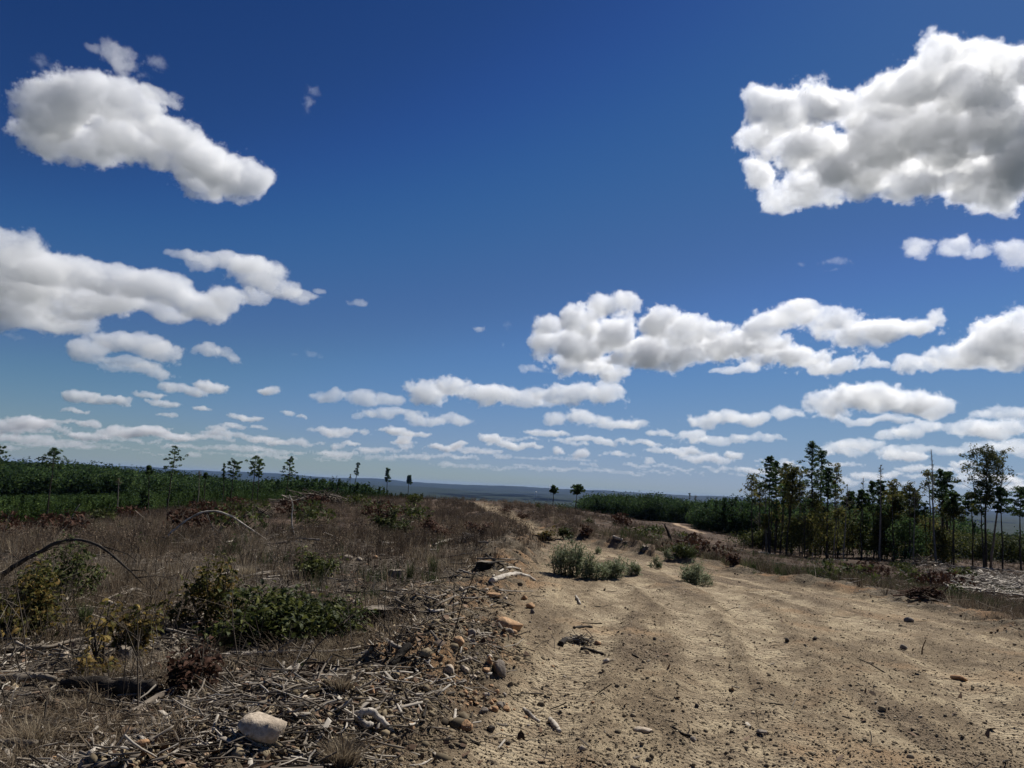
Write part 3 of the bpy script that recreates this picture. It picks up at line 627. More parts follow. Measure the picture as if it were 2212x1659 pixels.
def tree_parts(h, cw, cb, kind, leanv=(0, 0), seed=0, r0=None, px=.12):
    """trunk + crown of one tree: h height, cw crown width, cb height where the crown starts, px: size of a picture pixel there (m)"""
    st = RS.get_state(); RS.seed(seed + 1000)
    r0 = r0 or max(.011 * h, px * .55); T_ = Acc(); C = Acc(); k = 10
    t = np.linspace(0, 1, k); wob = np.cumsum(RS.normal(0, .004 * h, (k, 2)), 0) * (t[:, None] > .05)
    pts = np.stack([t * leanv[0] + wob[:, 0], t * leanv[1] + wob[:, 1], t * h * (.97 if kind != 'bare' else 1.)], 1); pts[0, 2] = -.3
    top = lambda z: np.array([np.interp(z, pts[:, 2], pts[:, i]) for i in (0, 1, 2)])
    V, Fc = tube(pts, np.interp(t, [0, 1], [r0, max(r0 * .22, px * .22)]), 7, jag=.08); T_.add(V, Fc, .4)
    if kind == 'bush': cb = .02 * h
    nl = {'pine': 34, 'pine_sparse': 15, 'oak': 30, 'sapling': 16, 'bare': 16, 'bush': 20, 'mixed': 26, 'great': 46, 'lone': 24}[kind]
    for i in range(nl):
        f = (i + RS.rand()) / nl
        z = cb + (h - cb) * f * .96; c0 = top(z); a = i * 2.4 + RS.uniform(-.6, .6)
        prof = {'pine': (.35 + .9 * math.sin(math.pi * min(1, f * .86 + .22)) ** .8), 'pine_sparse': .9 - .45 * f, 'oak': math.sin(math.pi * (f * .85 + .12)) ** .7,
                'sapling': .95 - .55 * f, 'bare': .9 - .75 * f, 'bush': math.sin(math.pi * (f * .7 + .3)), 'mixed': .95 - .5 * f, 'great': math.sin(math.pi * (f * .8 + .16)) ** .6, 'lone': (.3 + .9 * math.sin(math.pi * min(1, f * .82 + .2)))}[kind]
        L = cw / 2 * prof * RS.uniform(.45, 1.12); up = L * RS.uniform(-.05, .45) if kind.startswith('pine') or kind == 'lone' else L * RS.uniform(.3, 1.1)
        e = c0 + np.array([math.cos(a) * L, math.sin(a) * L, up]); e[2] = min(e[2], h * 1.0)
        m_ = (c0 + e) / 2 + RS.normal(0, .06 * L, 3) - np.array([0, 0, .06 * L])
        br = max(r0 * .22 * (1 - .5 * f), px * .16); V, Fc = tube([c0, m_, e], [br, br * .7, br * .35], 4, False); T_.add(V, Fc, .35)
        if kind == 'bare':
            for _ in range(3):
                q = c0 + (e - c0) * RS.uniform(.4, 1); V, Fc = tube([q, q + RS.normal(0, .25 * L + .1, 3) + [0, 0, .25 * L]], [br * .5, br * .25], 3, False); T_.add(V, Fc, .4)
            if RS.rand() < .25: leaves(C, e, 6, .22 * L, px * .9, .4)
            continue
        nc, rad, sz, nn = {'pine': (3, .125, .85, 26), 'pine_sparse': (2, .12, .8, 20), 'oak': (4, .15, .9, 30), 'sapling': (2, .2, 1.1, 16), 'bush': (3, .28, 1., 44), 'mixed': (2, .17, .9, 24), 'great': (4, .10, .95, 34), 'lone': (2, .12, .8, 24)}[kind]
        for j in range(nc):
            q = c0 + (e - c0) * (1 - j * .34) + RS.normal(0, .07 * cw, 3) * [1, 1, .6]
            leaves(C, q, nn, cw * rad * RS.uniform(.6, 1.15), px * sz * RS.uniform(.8, 1.2), np.clip(RS.normal(.45, .2), 0, 1), .55 if kind.startswith('pine') or kind == 'lone' else .8)
    if kind in ('pine', 'pine_sparse', 'mixed', 'sapling'): leaves(C, top(h * .985) - [0, 0, cw * .06], 30, cw * .13, px, .5)
    if not C.v: leaves(C, top(h * .9), 8, .3, px, .4)
    RS.set_state(st); return T_, C
tcount = [0]
def tree(label, bx, by, tx, ty, cwp, cbp, kind, leafm=None, dist=None, name=None, cat='tree', group=None):
    """base and top as studied in the photograph give the place, the height and the lean; the tree stands on the land"""
    tcount[0] += 1; B = None
    if dist is None: B = ground(bx, by)
    else:
        d = ray(bx, by); k = dist / math.hypot(d.x, d.y); B = Vector((d.x * k, d.y * k, 0)); B.z = gz(B.x, B.y)
    r = math.hypot(B.x, B.y); d = ray(tx, ty); k = r / math.hypot(d.x, d.y); Tp = Vector((d.x * k, d.y * k, EYE + d.z * k)); h = Tp.z - B.z
    if h < .5: h = .5
    pxm = r / F; dc = ray(tx, cbp); cb = min(max(EYE + dc.z * r / math.hypot(dc.x, dc.y) - B.z, .08 * h), .9 * h)
    name = name or {'pine': 'pine_tree', 'pine_sparse': 'pine_tree', 'oak': 'oak_tree', 'sapling': 'oak_tree', 'bare': 'dead_tree', 'bush': 'shrub', 'mixed': 'tree', 'great': 'oak_tree', 'lone': 'pine_tree'}[kind]
    T_, C = tree_parts(h, cwp * pxm, cb, kind, (Tp.x - B.x, Tp.y - B.y), tcount[0], px=pxm)
    e = tag(empty(name, B), label, cat, group)
    obj('trunk', T_.mesh('trunk', M_bark if kind != 'bare' else M_grey), e)
    obj('crown', C.mesh('crown', leafm or (M_pine if kind.startswith('pine') or kind == 'lone' else M_autumn)), e)
    return e
if 'trees' not in SKIP:
    gl = 'lone trees left standing in the cutover'
    for a_ in (('tall pine cut by the left edge of the view', -1, 512, 0, 443, 14, 465, 'lone'),
               ('tall lone pine with dense round crown, second from the left edge', 48, 511, 55, 448.5, 22, 468, 'lone'),
               ('small thin tree with tiny crown between the two tallest left pines', 150, 496, 150.5, 466, 7, 474, 'sapling'),
               ('tall lone pine with open tiered crown, tallest in the middle of the left side', 168, 502, 174.5, 447, 19, 474, 'lone'),
               ('very thin tree with two little leaf clumps, left of the round crowned pair', 223.5, 500, 224.5, 463, 5.5, 478, 'pine_sparse'),
               ('lone pine with broad round crown left of the flat tiered one', 230, 500, 235, 460, 16, 477, 'lone'),
               ('lone pine with flat tiered dark crown', 252, 498, 256, 456, 19, 475, 'lone'),
               ('slimmer pine just behind the flat tiered one', 257.5, 496, 261, 461, 10, 477, 'pine_sparse'),
               ('lone pine with narrow crown and low drooping limb, over the brush pile', 286, 498, 290.5, 456.5, 14, 478, 'lone'),
               ('thin leaning pine with one sided tuft, left of the two slim ones', 354, 490, 358.5, 461.5, 7, 474, 'pine_sparse'),
               ('slim sparse tree in the centre left gap, taller of the two slim ones', 388, 489, 387.5, 468, 7, 481, 'sapling'),
               ('short slim tree farthest right of the left hand row', 408, 489, 410.5, 475.5, 6.5, 483, 'sapling'),
               ('tiny snag like treetop on the left skyline, left of its twin', 199.5, 493, 199.5, 471, 4, 476, 'bare'),
               ('tiny bushy treetop on the left skyline, right of its twin', 205.5, 492, 205.5, 473, 4, 477, 'sapling'),
               ('dark thin dead trunk standing before the green plantation', 117, 517, 118.5, 478, 5, 484, 'bare'),
               ('bare stick like trunk beside the thin leaning pine', 349, 489, 350, 474, 2.5, 478, 'bare')):
        tree(a_[0], *a_[1:5], a_[5] * .86, a_[6] + 1.5, *a_[7:], leafm=M_pine if a_[7] == 'sapling' else None, group=gl, dist=(82 if a_[1] < 100 else 78 if a_[1] < 300 else 74 if a_[1] < 345 else None))
    tree('dark round cedar bush at the plantation edge on the left', 145, 503, 145, 489, 14, 500, 'bush', M_pine, cat='shrub', dist=80)
    tree('small cone shaped pine standing alone right of centre on the skyline', 553, 499, 553.7, 485.6, 7, 493, 'pine', dist=105, group=gl)
    tree('small round crowned pine between the cone shaped pine and the right hand wood', 575.7, 505, 577.6, 485, 12, 494, 'pine', dist=95, group=gl)
    tree('bare grey snag before the right hand wood, left of its twin', 689.7, 521, 689.4, 493, 4, 498, 'bare')
    tree('bare grey snag before the right hand wood, right of its twin', 695.3, 522, 695.7, 495, 5, 500, 'bare')
    z4 = lambda x, y: ((x / 2.537 + 2200) / 3, (y / 2.537 + 1250) / 3)
    gr = 'trees of the right hand grove'
    for lab, bx, by, tx, ty, cw, cb, kd, lm, nm in (
        ('slender sparse tree with scattered leaves, leftmost of the right grove', 150, 985, 145, 440, 125, 640, 'sapling', M_autumn, 'tree'),
        ('narrow dark pine, first tall one from the left in the right grove', 270, 990, 268, 290, 130, 560, 'pine', None, None),
        ('bushy pine touching the first tall pine of the right grove', 315, 1000, 320, 325, 120, 620, 'pine', None, None),
        ('pine with brownish crown, third of the left cluster in the right grove', 355, 1000, 378, 345, 100, 620, 'pine', None, None),
        ('yellow green leafy tree with leaning trunk beside the tallest pine', 400, 960, 455, 375, 210, 680, 'oak', M_autumn, 'oak_tree'),
        ('tallest pine of the right grove with open crown', 585, 1010, 600, 178, 170, 560, 'pine', None, None),
        ('second tallest pine, right neighbour of the tallest one', 660, 980, 668, 240, 150, 600, 'pine', None, None),
        ('dark pine squeezed right of the second tallest pine', 705, 960, 722, 380, 100, 620, 'pine', None, None),
        ('half yellow leafy tree on a thin dark trunk, right end of the tall cluster', 795, 1030, 780, 372, 130, 650, 'mixed', M_autumn, 'oak_tree'),
        ('low dark pine in the gap right of the tall cluster', 862, 930, 888, 565, 95, 700, 'pine', None, None),
        ('low two topped dark pine, second in the gap', 965, 940, 965, 552, 80, 700, 'pine', None, None),
        ('dark broad pine in the middle of the right grove', 1060, 960, 1062, 482, 140, 740, 'pine', None, None),
        ('snag topped tree rising from the middle of the right grove', 1115, 980, 1127, 372, 70, 480, 'bare', None, None),
        ('dark pine around the snag topped tree', 1125, 980, 1130, 480, 110, 740, 'pine', None, None),
        ('broad brownish oak with thick leaning trunk in the middle right', 1165, 965, 1245, 585, 230, 800, 'oak', M_autumn, 'oak_tree'),
        ('thinly leaved tree top above the leaning oak', 1215, 960, 1222, 482, 120, 640, 'sapling', M_autumn, 'tree'),
        ('squat dark pine right of the leaning oak', 1370, 980, 1375, 572, 120, 760, 'pine', None, None),
        ('ragged snag with few leaves, left neighbour of the tall bare one', 1500, 1060, 1465, 402, 130, 640, 'sapling', M_autumn, 'dead_tree'),
        ('tall nearly bare grey tree on the right', 1542, 1060, 1508, 246, 100, 520, 'bare', None, None),
        ('slim pine just right of the tall bare tree', 1595, 1090, 1580, 392, 105, 640, 'pine', None, None),
        ('slim forked pine, second right of the tall bare tree', 1630, 1080, 1628, 412, 120, 640, 'pine', None, None),
        ('short dark pine beside the slim forked pine', 1672, 1000, 1672, 566, 110, 740, 'pine', None, None),
        ('dark low pine left of the great oak', 1815, 960, 1812, 574, 125, 740, 'pine', None, None),
        ('slim pine right in front of the great oak', 1900, 1060, 1893, 560, 95, 760, 'pine_sparse', None, None),
        ('great oak with tall rounded crown and spreading left limb near the right edge', 1918, 1055, 1935, 252, 330, 690, 'great', M_oak, 'oak_tree'),
        ('bare twiggy tree behind the great oak, leaning right', 1950, 1010, 2050, 310, 170, 560, 'bare', None, None),
        ('drooping pine between the great oak and the right edge', 2040, 960, 2028, 530, 120, 740, 'pine', None, None),
        ('drooping pine nearest the right edge', 2182, 960, 2178, 530, 140, 760, 'pine', None, None)):
        (x0, y0), (x1, y1) = z4(bx, by), z4(tx, ty)
        tree(lab, x0, min(y0, 556), x1, y1, cw / 2.537 / 3, z4(0, cb)[1], kd, lm, name=nm, dist=88 + (tcount[0] * 37 % 11), group=gr)
    # understorey of the grove: each shrub and each thin trunk a thing; they look alike, so the label names the kind of all of them
    for i in range(16):
        zx = 170 + i * 94 + RS.uniform(-16, 16); zy = RS.uniform(960, 1060); tall = RS.uniform(90, 290) * (1 if zx < 1650 else .6)
        (x0, y0), (x1, y1) = z4(zx, zy), z4(zx + RS.uniform(-20, 20), zy - tall)
        tree('leafy understorey shrub filling the foot of the right hand grove', x0, y0, x1, y1, RS.uniform(22, 40), z4(0, zy - 20)[1], 'bush',
             [M_autumn, M_oak, M_pine][int(RS.choice(3, p=[.3, .5, .2]))], dist=RS.uniform(84, 104), name='understorey_shrub', cat='shrub', group='understorey shrubs of the right hand grove')
    for i in range(46):
        zx = RS.uniform(180, 1700); zy = RS.uniform(960, 1050); tall = RS.uniform(250, 520)
        (x0, y0), (x1, y1) = z4(zx, zy), z4(zx + RS.uniform(-40, 40), zy - tall)
        tree('thin dark young tree in the thick of the right hand grove', x0, y0, x1, y1, RS.uniform(9, 22), z4(0, zy - tall * .6)[1], ['mixed', 'pine_sparse', 'bare', 'sapling'][i % 4],
             M_oak if i % 4 == 0 else None, dist=RS.uniform(86, 106), name='young_tree', group='thin young trees of the right hand grove')
    # ---- far woods: masses of trees
    def conifer(n_, w, tiers=9):
        A2 = Acc()
        for i in range(n_):
            f = RS.rand() ** .8; rr = w * (1 - f) ** .8 * (.6 + .4 * abs(math.sin(f * tiers * 3.1))); leaves(A2, (RS.normal(0, .4) * rr, RS.normal(0, .4) * rr, .12 + f * .86), 3, rr * .5 + .02, .036, .45 + .25 * RS.normal())
        V = np.concatenate(A2.v); V[:, 2] *= .98 / np.percentile(V[:, 2], 99); return V, np.concatenate(A2.f), np.concatenate(A2.t) - .5
    def roundtree(n_, w):
        A2 = Acc()
        for i in range(n_): leaves(A2, RS.normal(0, 1, 3) * [w * .36, w * .36, .17] + [0, 0, .68], 4, .12, .042, .45 + .25 * RS.normal())
        for i in range(14): leaves(A2, (RS.normal(0, w * .25), RS.normal(0, w * .25), RS.uniform(.1, .5)), 3, .12, .06, .3)
        V = np.concatenate(A2.v); V[:, 2] *= .97 / np.percentile(V[:, 2], 99); return V, np.concatenate(A2.f), np.concatenate(A2.t) - .5
    protosP = [conifer(110, .26) for _ in range(5)]; protosR = [roundtree(85, .5) for _ in range(5)]
    def wood(label, n_, r0, r1, p0, p1, h, protos, m, tone=.45, sd=0, dens=None, name='woods', power=-1., top=None):
        x, y = polar_pts(n_, r0, r1, p0, p1, power)
        if dens is not None: k_ = dens(x, y); x, y = x[k_], y[k_]
        m_ = len(x); hh = h * RS.uniform(.72, 1.12, m_); a = Acc(); q_ = 512 + F * x / y; rr_ = np.hypot(x, y); z = base_z(x, y) + fbm(x * .06, y * .06, 41, 3) * np.clip(np.hypot(x, y) / 60, 0, 1) * .5
        if top:                                            # the skyline the photograph shows: no tree rises above it
            yt = np.interp(q_, [t_[0] for t_ in top], [t_[1] for t_ in top]); hor = 487 + (q_ - 512) * .0507
            hh = np.clip(np.minimum(hh, (EYE - z + (hor - yt) * rr_ / F) * RS.uniform(.62 if h < 4 else .82, 1.1, m_)), 1., 20)
        scatter(a, protos, np.stack([x, y, z - .2], 1), (Zr(m_), Zr(m_), RS.uniform(0, 6.3, m_)), np.stack([hh * .95, hh * .95, hh], 1),
                np.clip(tone + .45 * fbm(x * .03, y * .03, 201 + sd, 3) + RS.normal(0, .1, m_), 0, 1))
        return tag(obj(name, a.mesh(name, m)), label, kind='stuff')
    RIDGE = [(-60, 461), (0, 462.5), (69, 463), (116, 467), (139, 470), (174, 473), (208, 476), (231, 478.5), (266, 483)]
    STAND = [(262, 484), (275, 480), (300, 478), (336, 479.5), (359, 483), (393, 488), (430, 493), (700, 505)]
    YOUNG = [(-60, 489), (0, 489), (116, 490), (208, 488), (300, 488), (430, 493)]
    wood('bright green young pine plantation on the left slope', 3300, 84, 190, -60, 330, 3.4, protosP + protosR, M_young, .42, 1, name='young_pines', top=YOUNG)
    wood('young pines behind the brush pile in the centre left', 900, 95, 210, 300, 430, 3.2, protosP, M_young, .3, 2, name='young_pines', top=YOUNG)
    wood('dark mixed wood covering the left hillside', 2300, 185, 470, -60, 262, 11, protosR, M_pine, .22, 3, top=RIDGE)
    wood('dark conifer wood on the left ridge', 900, 330, 480, -60, 230, 11.5, protosP, M_pine, .15, 4, top=RIDGE)
    wood('dark pine stand behind the brush pile', 700, 190, 260, 268, 405, 9.5, protosR + protosP, M_pine, .2, 5, power=-.5, top=STAND,
         dens=lambda x, y: RS.rand(len(x)) < sstep(410, 350, 512 + F * x / y))
    wood('dark pine wood right of centre', 750, 245, 330, 588, 735, 10.2, protosR + protosP[:1], M_pine, .3, 6, power=-.5, top=[(587, 500), (595, 495), (625, 494.5), (640, 496), (660, 494), (680, 499), (700, 502), (735, 504)])
    wood('dark wood behind the right hand grove', 1400, 150, 300, 700, 975, 8.5, protosR + protosP[:2], M_pine, .3, 7, power=-.3, top=[(700, 504), (735, 497), (760, 499), (800, 500), (900, 506), (940, 512), (975, 520)])
    wood('low scrubby wood on the slope at the right edge', 900, 125, 330, 900, 1080, 4.5, protosR, M_oak, .35, 8, power=-.3, top=[(900, 520), (940, 524), (1080, 530)])
    wood('wooded slopes leading down to the lowland', 2600, 300, 900, -60, 1090, 10, protosR, M_pine, .25, 9, power=.2, top=[(-60, 472), (262, 486), (430, 494), (590, 501), (735, 506), (1090, 524)])
# ------------------------------------------------------------------ things lying and growing in the cutover
_reg = {1: (0, 1300, 2.765), 2: (700, 1300, 2.765), 3: (1400, 1300, 2.765), 4: (2200, 1250, 2.537), 5: (0, 1704, 2.765), 6: (700, 1704, 2.765), 7: (1400, 1704, 2.765), 8: (2200, 1704, 2.537)}
def zc(r, x, y): a = _reg[r]; return ((x / a[2] + a[0]) / 3, (y / a[2] + a[1]) / 3)
def zs(r): return 1 / _reg[r][2] / 3
M_stone = {k: toned('stone_' + k, c_, rough=.9, scale=30) for k, c_ in dict(
    pale=[(.30, .24, .18), (.46, .38, .29), (.60, .52, .42)], orange=[(.24, .13, .07), (.40, .24, .13), (.52, .36, .22)],
    grey=[(.12, .10, .085), (.25, .21, .17), (.36, .31, .25)], dark=[(.05, .042, .034), (.09, .075, .06), (.14, .12, .095)]).items()}
import bmesh
def rock_mesh(name, sx, sy, sz, m, seed, ang=.55):
    """angular stone: a sphere cut by random planes, roughened"""
    rs = np.random.RandomState(seed); bm = bmesh.new(); bmesh.ops.create_icosphere(bm, subdivisions=3, radius=1)
    V = np.array([v.co[:] for v in bm.verts]); Fc = np.array([[v.index for v in f.verts] for f in bm.faces]); bm.free()
    for _ in range(11):
        nrm = rs.normal(0, 1, 3); nrm /= np.linalg.norm(nrm); d_ = rs.uniform(ang, .92); k = V @ nrm
        V = V - np.outer(np.maximum(0, k - d_) * .92, nrm)
    V *= 1 + .035 * rs.uniform(-1, 1, (len(V), 1)); V /= np.abs(V).max(0)
    return mesh_np(name, V * [sx, sy, sz], Fc, m, np.clip(.5 + .25 * V[:, 2] * 0 + rs.normal(0, .08, len(V)) + rs.uniform(-.2, .2), 0, 1), attrs=None)
rc = [0]
def rock(label, reg, x, y, w, h, kind='pale', group=None, rot=None, name='rock', sink=.3):
    """x, y: foot of the stone; w, h: its size in the photograph's zoomed pixels"""
    rc[0] += 1; px, py = zc(reg, x, y); B = ground(px, py); k = math.hypot(B.x, B.y) / F * zs(reg)
    sx, sz = w * k / 2, h * k * .6; sy = (sx + sz) * .5
    me = rock_mesh(name, sx, sy, sz, M_stone[kind], rc[0])
    o = obj(name, me, loc=(B.x, B.y + sy * .6, B.z + sz * (1 - sink) * .7)); a_ = math.atan2(B.x, B.y)
    o.rotation_euler = rot or (0, 0, -a_ + .2 * math.sin(rc[0]))
    return tag(o, label, 'rock', group)
def branch(label, reg, pts, rad, m=None, mode='lie', name='branch', group=None, side=(), lift=.35, sides=8, cat=None, parent_parts=True):
    """mode lie: every point on the land; arc: both ends on the land and the rest in between; up: rooted at the first point"""
    P2 = [zc(reg, *p) for p in pts]; k = zs(reg); radl = np.interp(np.linspace(0, 1, len(pts)), np.linspace(0, 1, len(rad)), rad)
    def place(P2, mode, r0=None, r1=None):
        if mode == 'lie': return [ground(*p) for p in P2], None
        a_ = ground(*P2[0]); ra = r0 or math.hypot(a_.x, a_.y)
        if mode == 'arc' and r1 is None: b_ = ground(*P2[-1]); r1 = math.hypot(b_.x, b_.y)
        if r1 is None: r1 = ra
        t = np.concatenate([[0], np.cumsum([math.dist(P2[i], P2[i + 1]) for i in range(len(P2) - 1)])]); t = t / max(t[-1], 1e-6); o_ = []
        for p, f in zip(P2, t):
            d = ray(*p); r = ra + (r1 - ra) * f; q = r / math.hypot(d.x, d.y); o_.append(Vector((d.x * q, d.y * q, EYE + d.z * q)))
        return o_, (ra, r1)
    W3, rr = place(P2, mode)
    R3 = [max(radl[i] * k * math.hypot(W3[i].x, W3[i].y) / F, .003) for i in range(len(W3))]
    if mode == 'lie': W3 = [w + Vector((0, 0, R3[i] * lift * 2 + (.035 if reg == 5 or (reg == 6 and pts[0][0] < 900) else 0))) for i, w in enumerate(W3)]
    P = np.array([w[:] for w in W3])
    if len(P) > 2:                                       # smooth the run through the points
        n_ = len(P); t = np.arange(n_); tt = np.linspace(0, n_ - 1, n_ * 4)
        from math import floor
        def cr(t_):
            i = min(int(t_), n_ - 2); f = t_ - i; p0, p1, p2, p3 = P[max(i - 1, 0)], P[i], P[i + 1], P[min(i + 2, n_ - 1)]
            return .5 * (2 * p1 + (p2 - p0) * f + (2 * p0 - 5 * p1 + 4 * p2 - p3) * f * f + (3 * p1 - p0 - 3 * p2 + p3) * f ** 3)
        Q = np.array([cr(t_) for t_ in tt]); RR = np.interp(tt, t, R3)
    else:
        tt = np.linspace(0, 1, 8); Q = P[0] + np.outer(tt, P[1] - P[0]); RR = np.interp(tt, [0, 1], R3)
    RR = RR * (1 + .07 * RS.uniform(-1, 1, len(RR))); Q = Q + RS.normal(0, .1, Q.shape) * RR[:, None]
    A2 = Acc(); V, Fc = tube(Q, RR, sides, jag=.14); B = Vector(Q[0]); pale_ = any(w_ in label for w_ in ('pale', 'white', 'bleached', 'silver', 'peeled')); A2.add(V - Q[0], Fc, np.clip((.9 if pale_ else .55) + RS.normal(0, .12, len(V)), 0, 1))
    mm = m or M_grey
    if not side:
        o = obj(name, A2.mesh(name, mm, smooth=sides > 6), loc=B); return tag(o, label, cat or name.replace('_', ' '), group)
    e = tag(empty(name, B), label, cat or name.replace('_', ' '), group); obj('stem', A2.mesh('stem', mm, True), e)
    for s_ in side:
        a3 = Acc(); q2 = [zc(reg, *p) for p in s_]; r_ = math.hypot(*ground_like(q2[0], Q)); S3 = []
        for p in q2:
            d = ray(*p); q = r_ / math.hypot(d.x, d.y); S3.append((d.x * q, d.y * q, EYE + d.z * q))
        V, Fc = tube(np.array(S3), np.linspace(RR.mean() * .4, RR.mean() * .15, len(S3)), 5); a3.add(V - Q[0], Fc, .6); obj('twig', a3.mesh('twig', mm), e)
    return e
def ground_like(p, Q):                                    # point of the run Q that lies nearest the line of sight p
    d = ray(*p); a_ = math.atan2(d.x, d.y) ; az_ = np.arctan2(Q[:, 0], Q[:, 1]); el = np.arctan2(Q[:, 2] - EYE, np.hypot(Q[:, 0], Q[:, 1])); e0 = math.atan2(d.z, math.hypot(d.x, d.y))
    i = int(np.argmin((az_ - a_) ** 2 + (el - e0) ** 2)); return Q[i, 0], Q[i, 1]
def stump(label, reg, x, y0, y1, w, m=None, flare=1.5, splinter=0.):
    """cut stump: x, foot y0, cut face y1, width w in zoomed pixels"""
    px, py = zc(reg, x, y0); B = ground(px, py); k = math.hypot(B.x, B.y) / F * zs(reg); R0 = w * k / 2; R0 *= .9; h = max((y0 - y1) * k * .65, R0 * .25)
    e = tag(empty('tree_stump', B), label, 'stump'); ns = 22; A2 = Acc(); V = []; ph = RS.uniform(0, 6, 4)
    a_ = np.linspace(0, 6.283, ns, endpoint=False); prof = 1 + .10 * np.sin(3 * a_ + ph[0]) + .06 * np.sin(7 * a_ + ph[1])
    for f, sc_ in ((-.15, flare * 1.1), (.05, flare), (.3, 1.12), (.65, 1.0), (.97, .97)):
        lob = 1 + (sc_ - 1) * (.6 + .5 * np.sin(4 * a_ + ph[2])); zz = f * h + (splinter * h * RS.uniform(-.3, .5, ns) if f > .9 else 0 * a_)
        V.append(np.stack([np.cos(a_) * R0 * prof * lob, np.sin(a_) * R0 * prof * lob, zz], 1))
    Vb = np.concatenate(V); Fc = [];
    for i in range(4):
        for j in range(ns): p_, q_ = i * ns + j, i * ns + (j + 1) % ns; Fc += [(p_, q_, q_ + ns), (p_, q_ + ns, p_ + ns)]
    A2.add(Vb, Fc, np.clip(.35 + RS.normal(0, .15, len(Vb)), 0, 1)); obj('bark', A2.mesh('bark', m or M_grey), e)
    A3 = Acc(); top = V[-1] * [.93, .93, 1]; top[:, 2] += .004 + (0 if splinter else .01) + .02 * R0 * RS.normal(0, 1, ns); c_ = top.mean(0); A3.add(np.vstack([top, c_]), [(ns, j, (j + 1) % ns) for j in range(ns)], np.clip(np.r_[np.full(ns, .45), .7], 0, 1))
    obj('cut_face', A3.mesh('cut_face', M_twig), e); return e
def leaf_shape(kind):
    if kind == 'oak':                                     # lobed blade, folded along its rib
        x = np.array([0, .18, .3, .45, .55, .72, .82, 1.]); w = np.array([.02, .16, .09, .27, .15, .26, .12, 0])
    elif kind == 'willow': x = np.array([0, .3, .7, 1.]); w = np.array([.01, .10, .08, 0])
    else: x = np.array([0, .35, .7, 1.]); w = np.array([.02, .25, .2, 0])
    n_ = len(x); z = .12 * np.sin(x * 3); V = np.vstack([np.stack([x, 0 * x, z - .25 * x ** 2], 1), np.stack([x, w, z + w * .35 - .25 * x ** 2], 1), np.stack([x, -w, z + w * .35 - .25 * x ** 2], 1)])
    Fc = []
    for i in range(n_ - 1): Fc += [(i, i + 1, n_ + i + 1), (i, n_ + i + 1, n_ + i), (i, 2 * n_ + i + 1, i + 1), (i, 2 * n_ + i, 2 * n_ + i + 1)]
    return V, np.array(Fc), np.zeros(len(V))
def shrub(label, reg, x, y, w, h, kind='oak', m=None, n_=900, ls=.075, name='oak_shrub', group=None, tone=.5, cat='shrub', stems=9, hollow=.5):
    """x, y: foot; w, h: size in zoomed pixels; parts: stems and leaves"""
    px, py = zc(reg, x, y); B = ground(px, py); k = math.hypot(B.x, B.y) / F * zs(reg); RX = w * k / 2; HH = h * k
    B.y += RX * .35; B.z = gz(B.x, B.y)
    e = tag(empty(name, B), label, cat, group); S = Acc(); Lf = Acc(); tips = []
    for i in range(stems):
        a_ = RS.uniform(0, 6.283); q = RS.rand() ** .5; tip = np.array([math.cos(a_) * RX * q, math.sin(a_) * RX * q * .9, HH * (1 - .5 * q * q) * RS.uniform(.4, 1.12)])
        b0 = np.array([tip[0] * .25 if kind != 'willow' else tip[0] * .7, tip[1] * .25 if kind != 'willow' else tip[1] * .7, -.03]); md = (tip + b0) / 2 + RS.normal(0, .06 * RX, 3); r_ = max(.004, HH * .012)
        V, Fc = tube([b0, md, tip], [r_, r_ * .7, r_ * .35], 5, False); S.add(V, Fc, .4); tips.append((b0, md, tip))
        for _ in range(3):
            q0 = b0 + (tip - b0) * RS.uniform(.35, .95); t2 = q0 + RS.normal(0, .22, 3) * [RX, RX, HH * .6] + [0, 0, .1 * HH]; V, Fc = tube([q0, t2], [r_ * .5, r_ * .2], 4, False); S.add(V, Fc, .4); tips.append((q0, (q0 + t2) / 2, t2))
    T2 = np.array([t_[2] for t_ in tips]); B2 = np.array([t_[0] for t_ in tips])
    i = RS.randint(0, len(T2), n_); f = RS.rand(n_) ** (hollow if kind != 'willow' else .8)
    P = B2[i] + (T2[i] - B2[i]) * f[:, None] + RS.normal(0, 1, (n_, 3)) * [RX * .12, RX * .12, HH * .07]
    P[:, 2] = np.maximum(P[:, 2], .02 * HH)
    scatter(Lf, [leaf_shape(kind)], P, (RS.normal(0, .6, n_), RS.normal(.1 if kind != 'willow' else -.5, .5, n_), RS.uniform(0, 6.3, n_)), ls * RS.uniform(.5, 1.25, n_), np.clip(tone + .18 * (P[:, 2] / HH - .5) * 0 + RS.normal(0, .2, n_), 0, 1))
    obj('stems', S.mesh('stems', M_bark), e); obj('leaves', Lf.mesh('leaves', m or M_oak), e); return e
def tuft(label, reg, x, y, w, h, m, nb=120, name='grass_tuft', group=None, tone=.5, lean=.35, bw=.006):
    px, py = zc(reg, x, y); B = ground(px, py); k = math.hypot(B.x, B.y) / F * zs(reg); V, Fc, t_ = blade_tuft(nb, h * k, w * k * .6, bw, 2, lean, .15)
    o = obj(name, mesh_np(name, V, Fc, m, np.clip(tone + t_, 0, 1)), loc=(B.x, B.y, B.z)); return tag(o, label, 'grass tuft', group)
M_willow = toned('grey_green_leaves', [(.045, .055, .028), (.10, .125, .06), (.19, .215, .115), (.34, .36, .22)], rough=.7, trans=.25)
M_rust = toned('withered_leaves', [(.03, .016, .010), (.08, .04, .026), (.14, .08, .055)], trans=.15)
M_oakbig = toned('glossy_oak_leaves', [(.018, .026, .010), (.05, .062, .018), (.115, .125, .03), (.24, .225, .07)], rough=.6, spec=.12, trans=.3)
M_mixed = toned('yellowing_leaves', [(.03, .035, .012), (.09, .085, .022), (.19, .12, .035), (.35, .26, .08)], rough=.7, spec=.1, trans=.35)
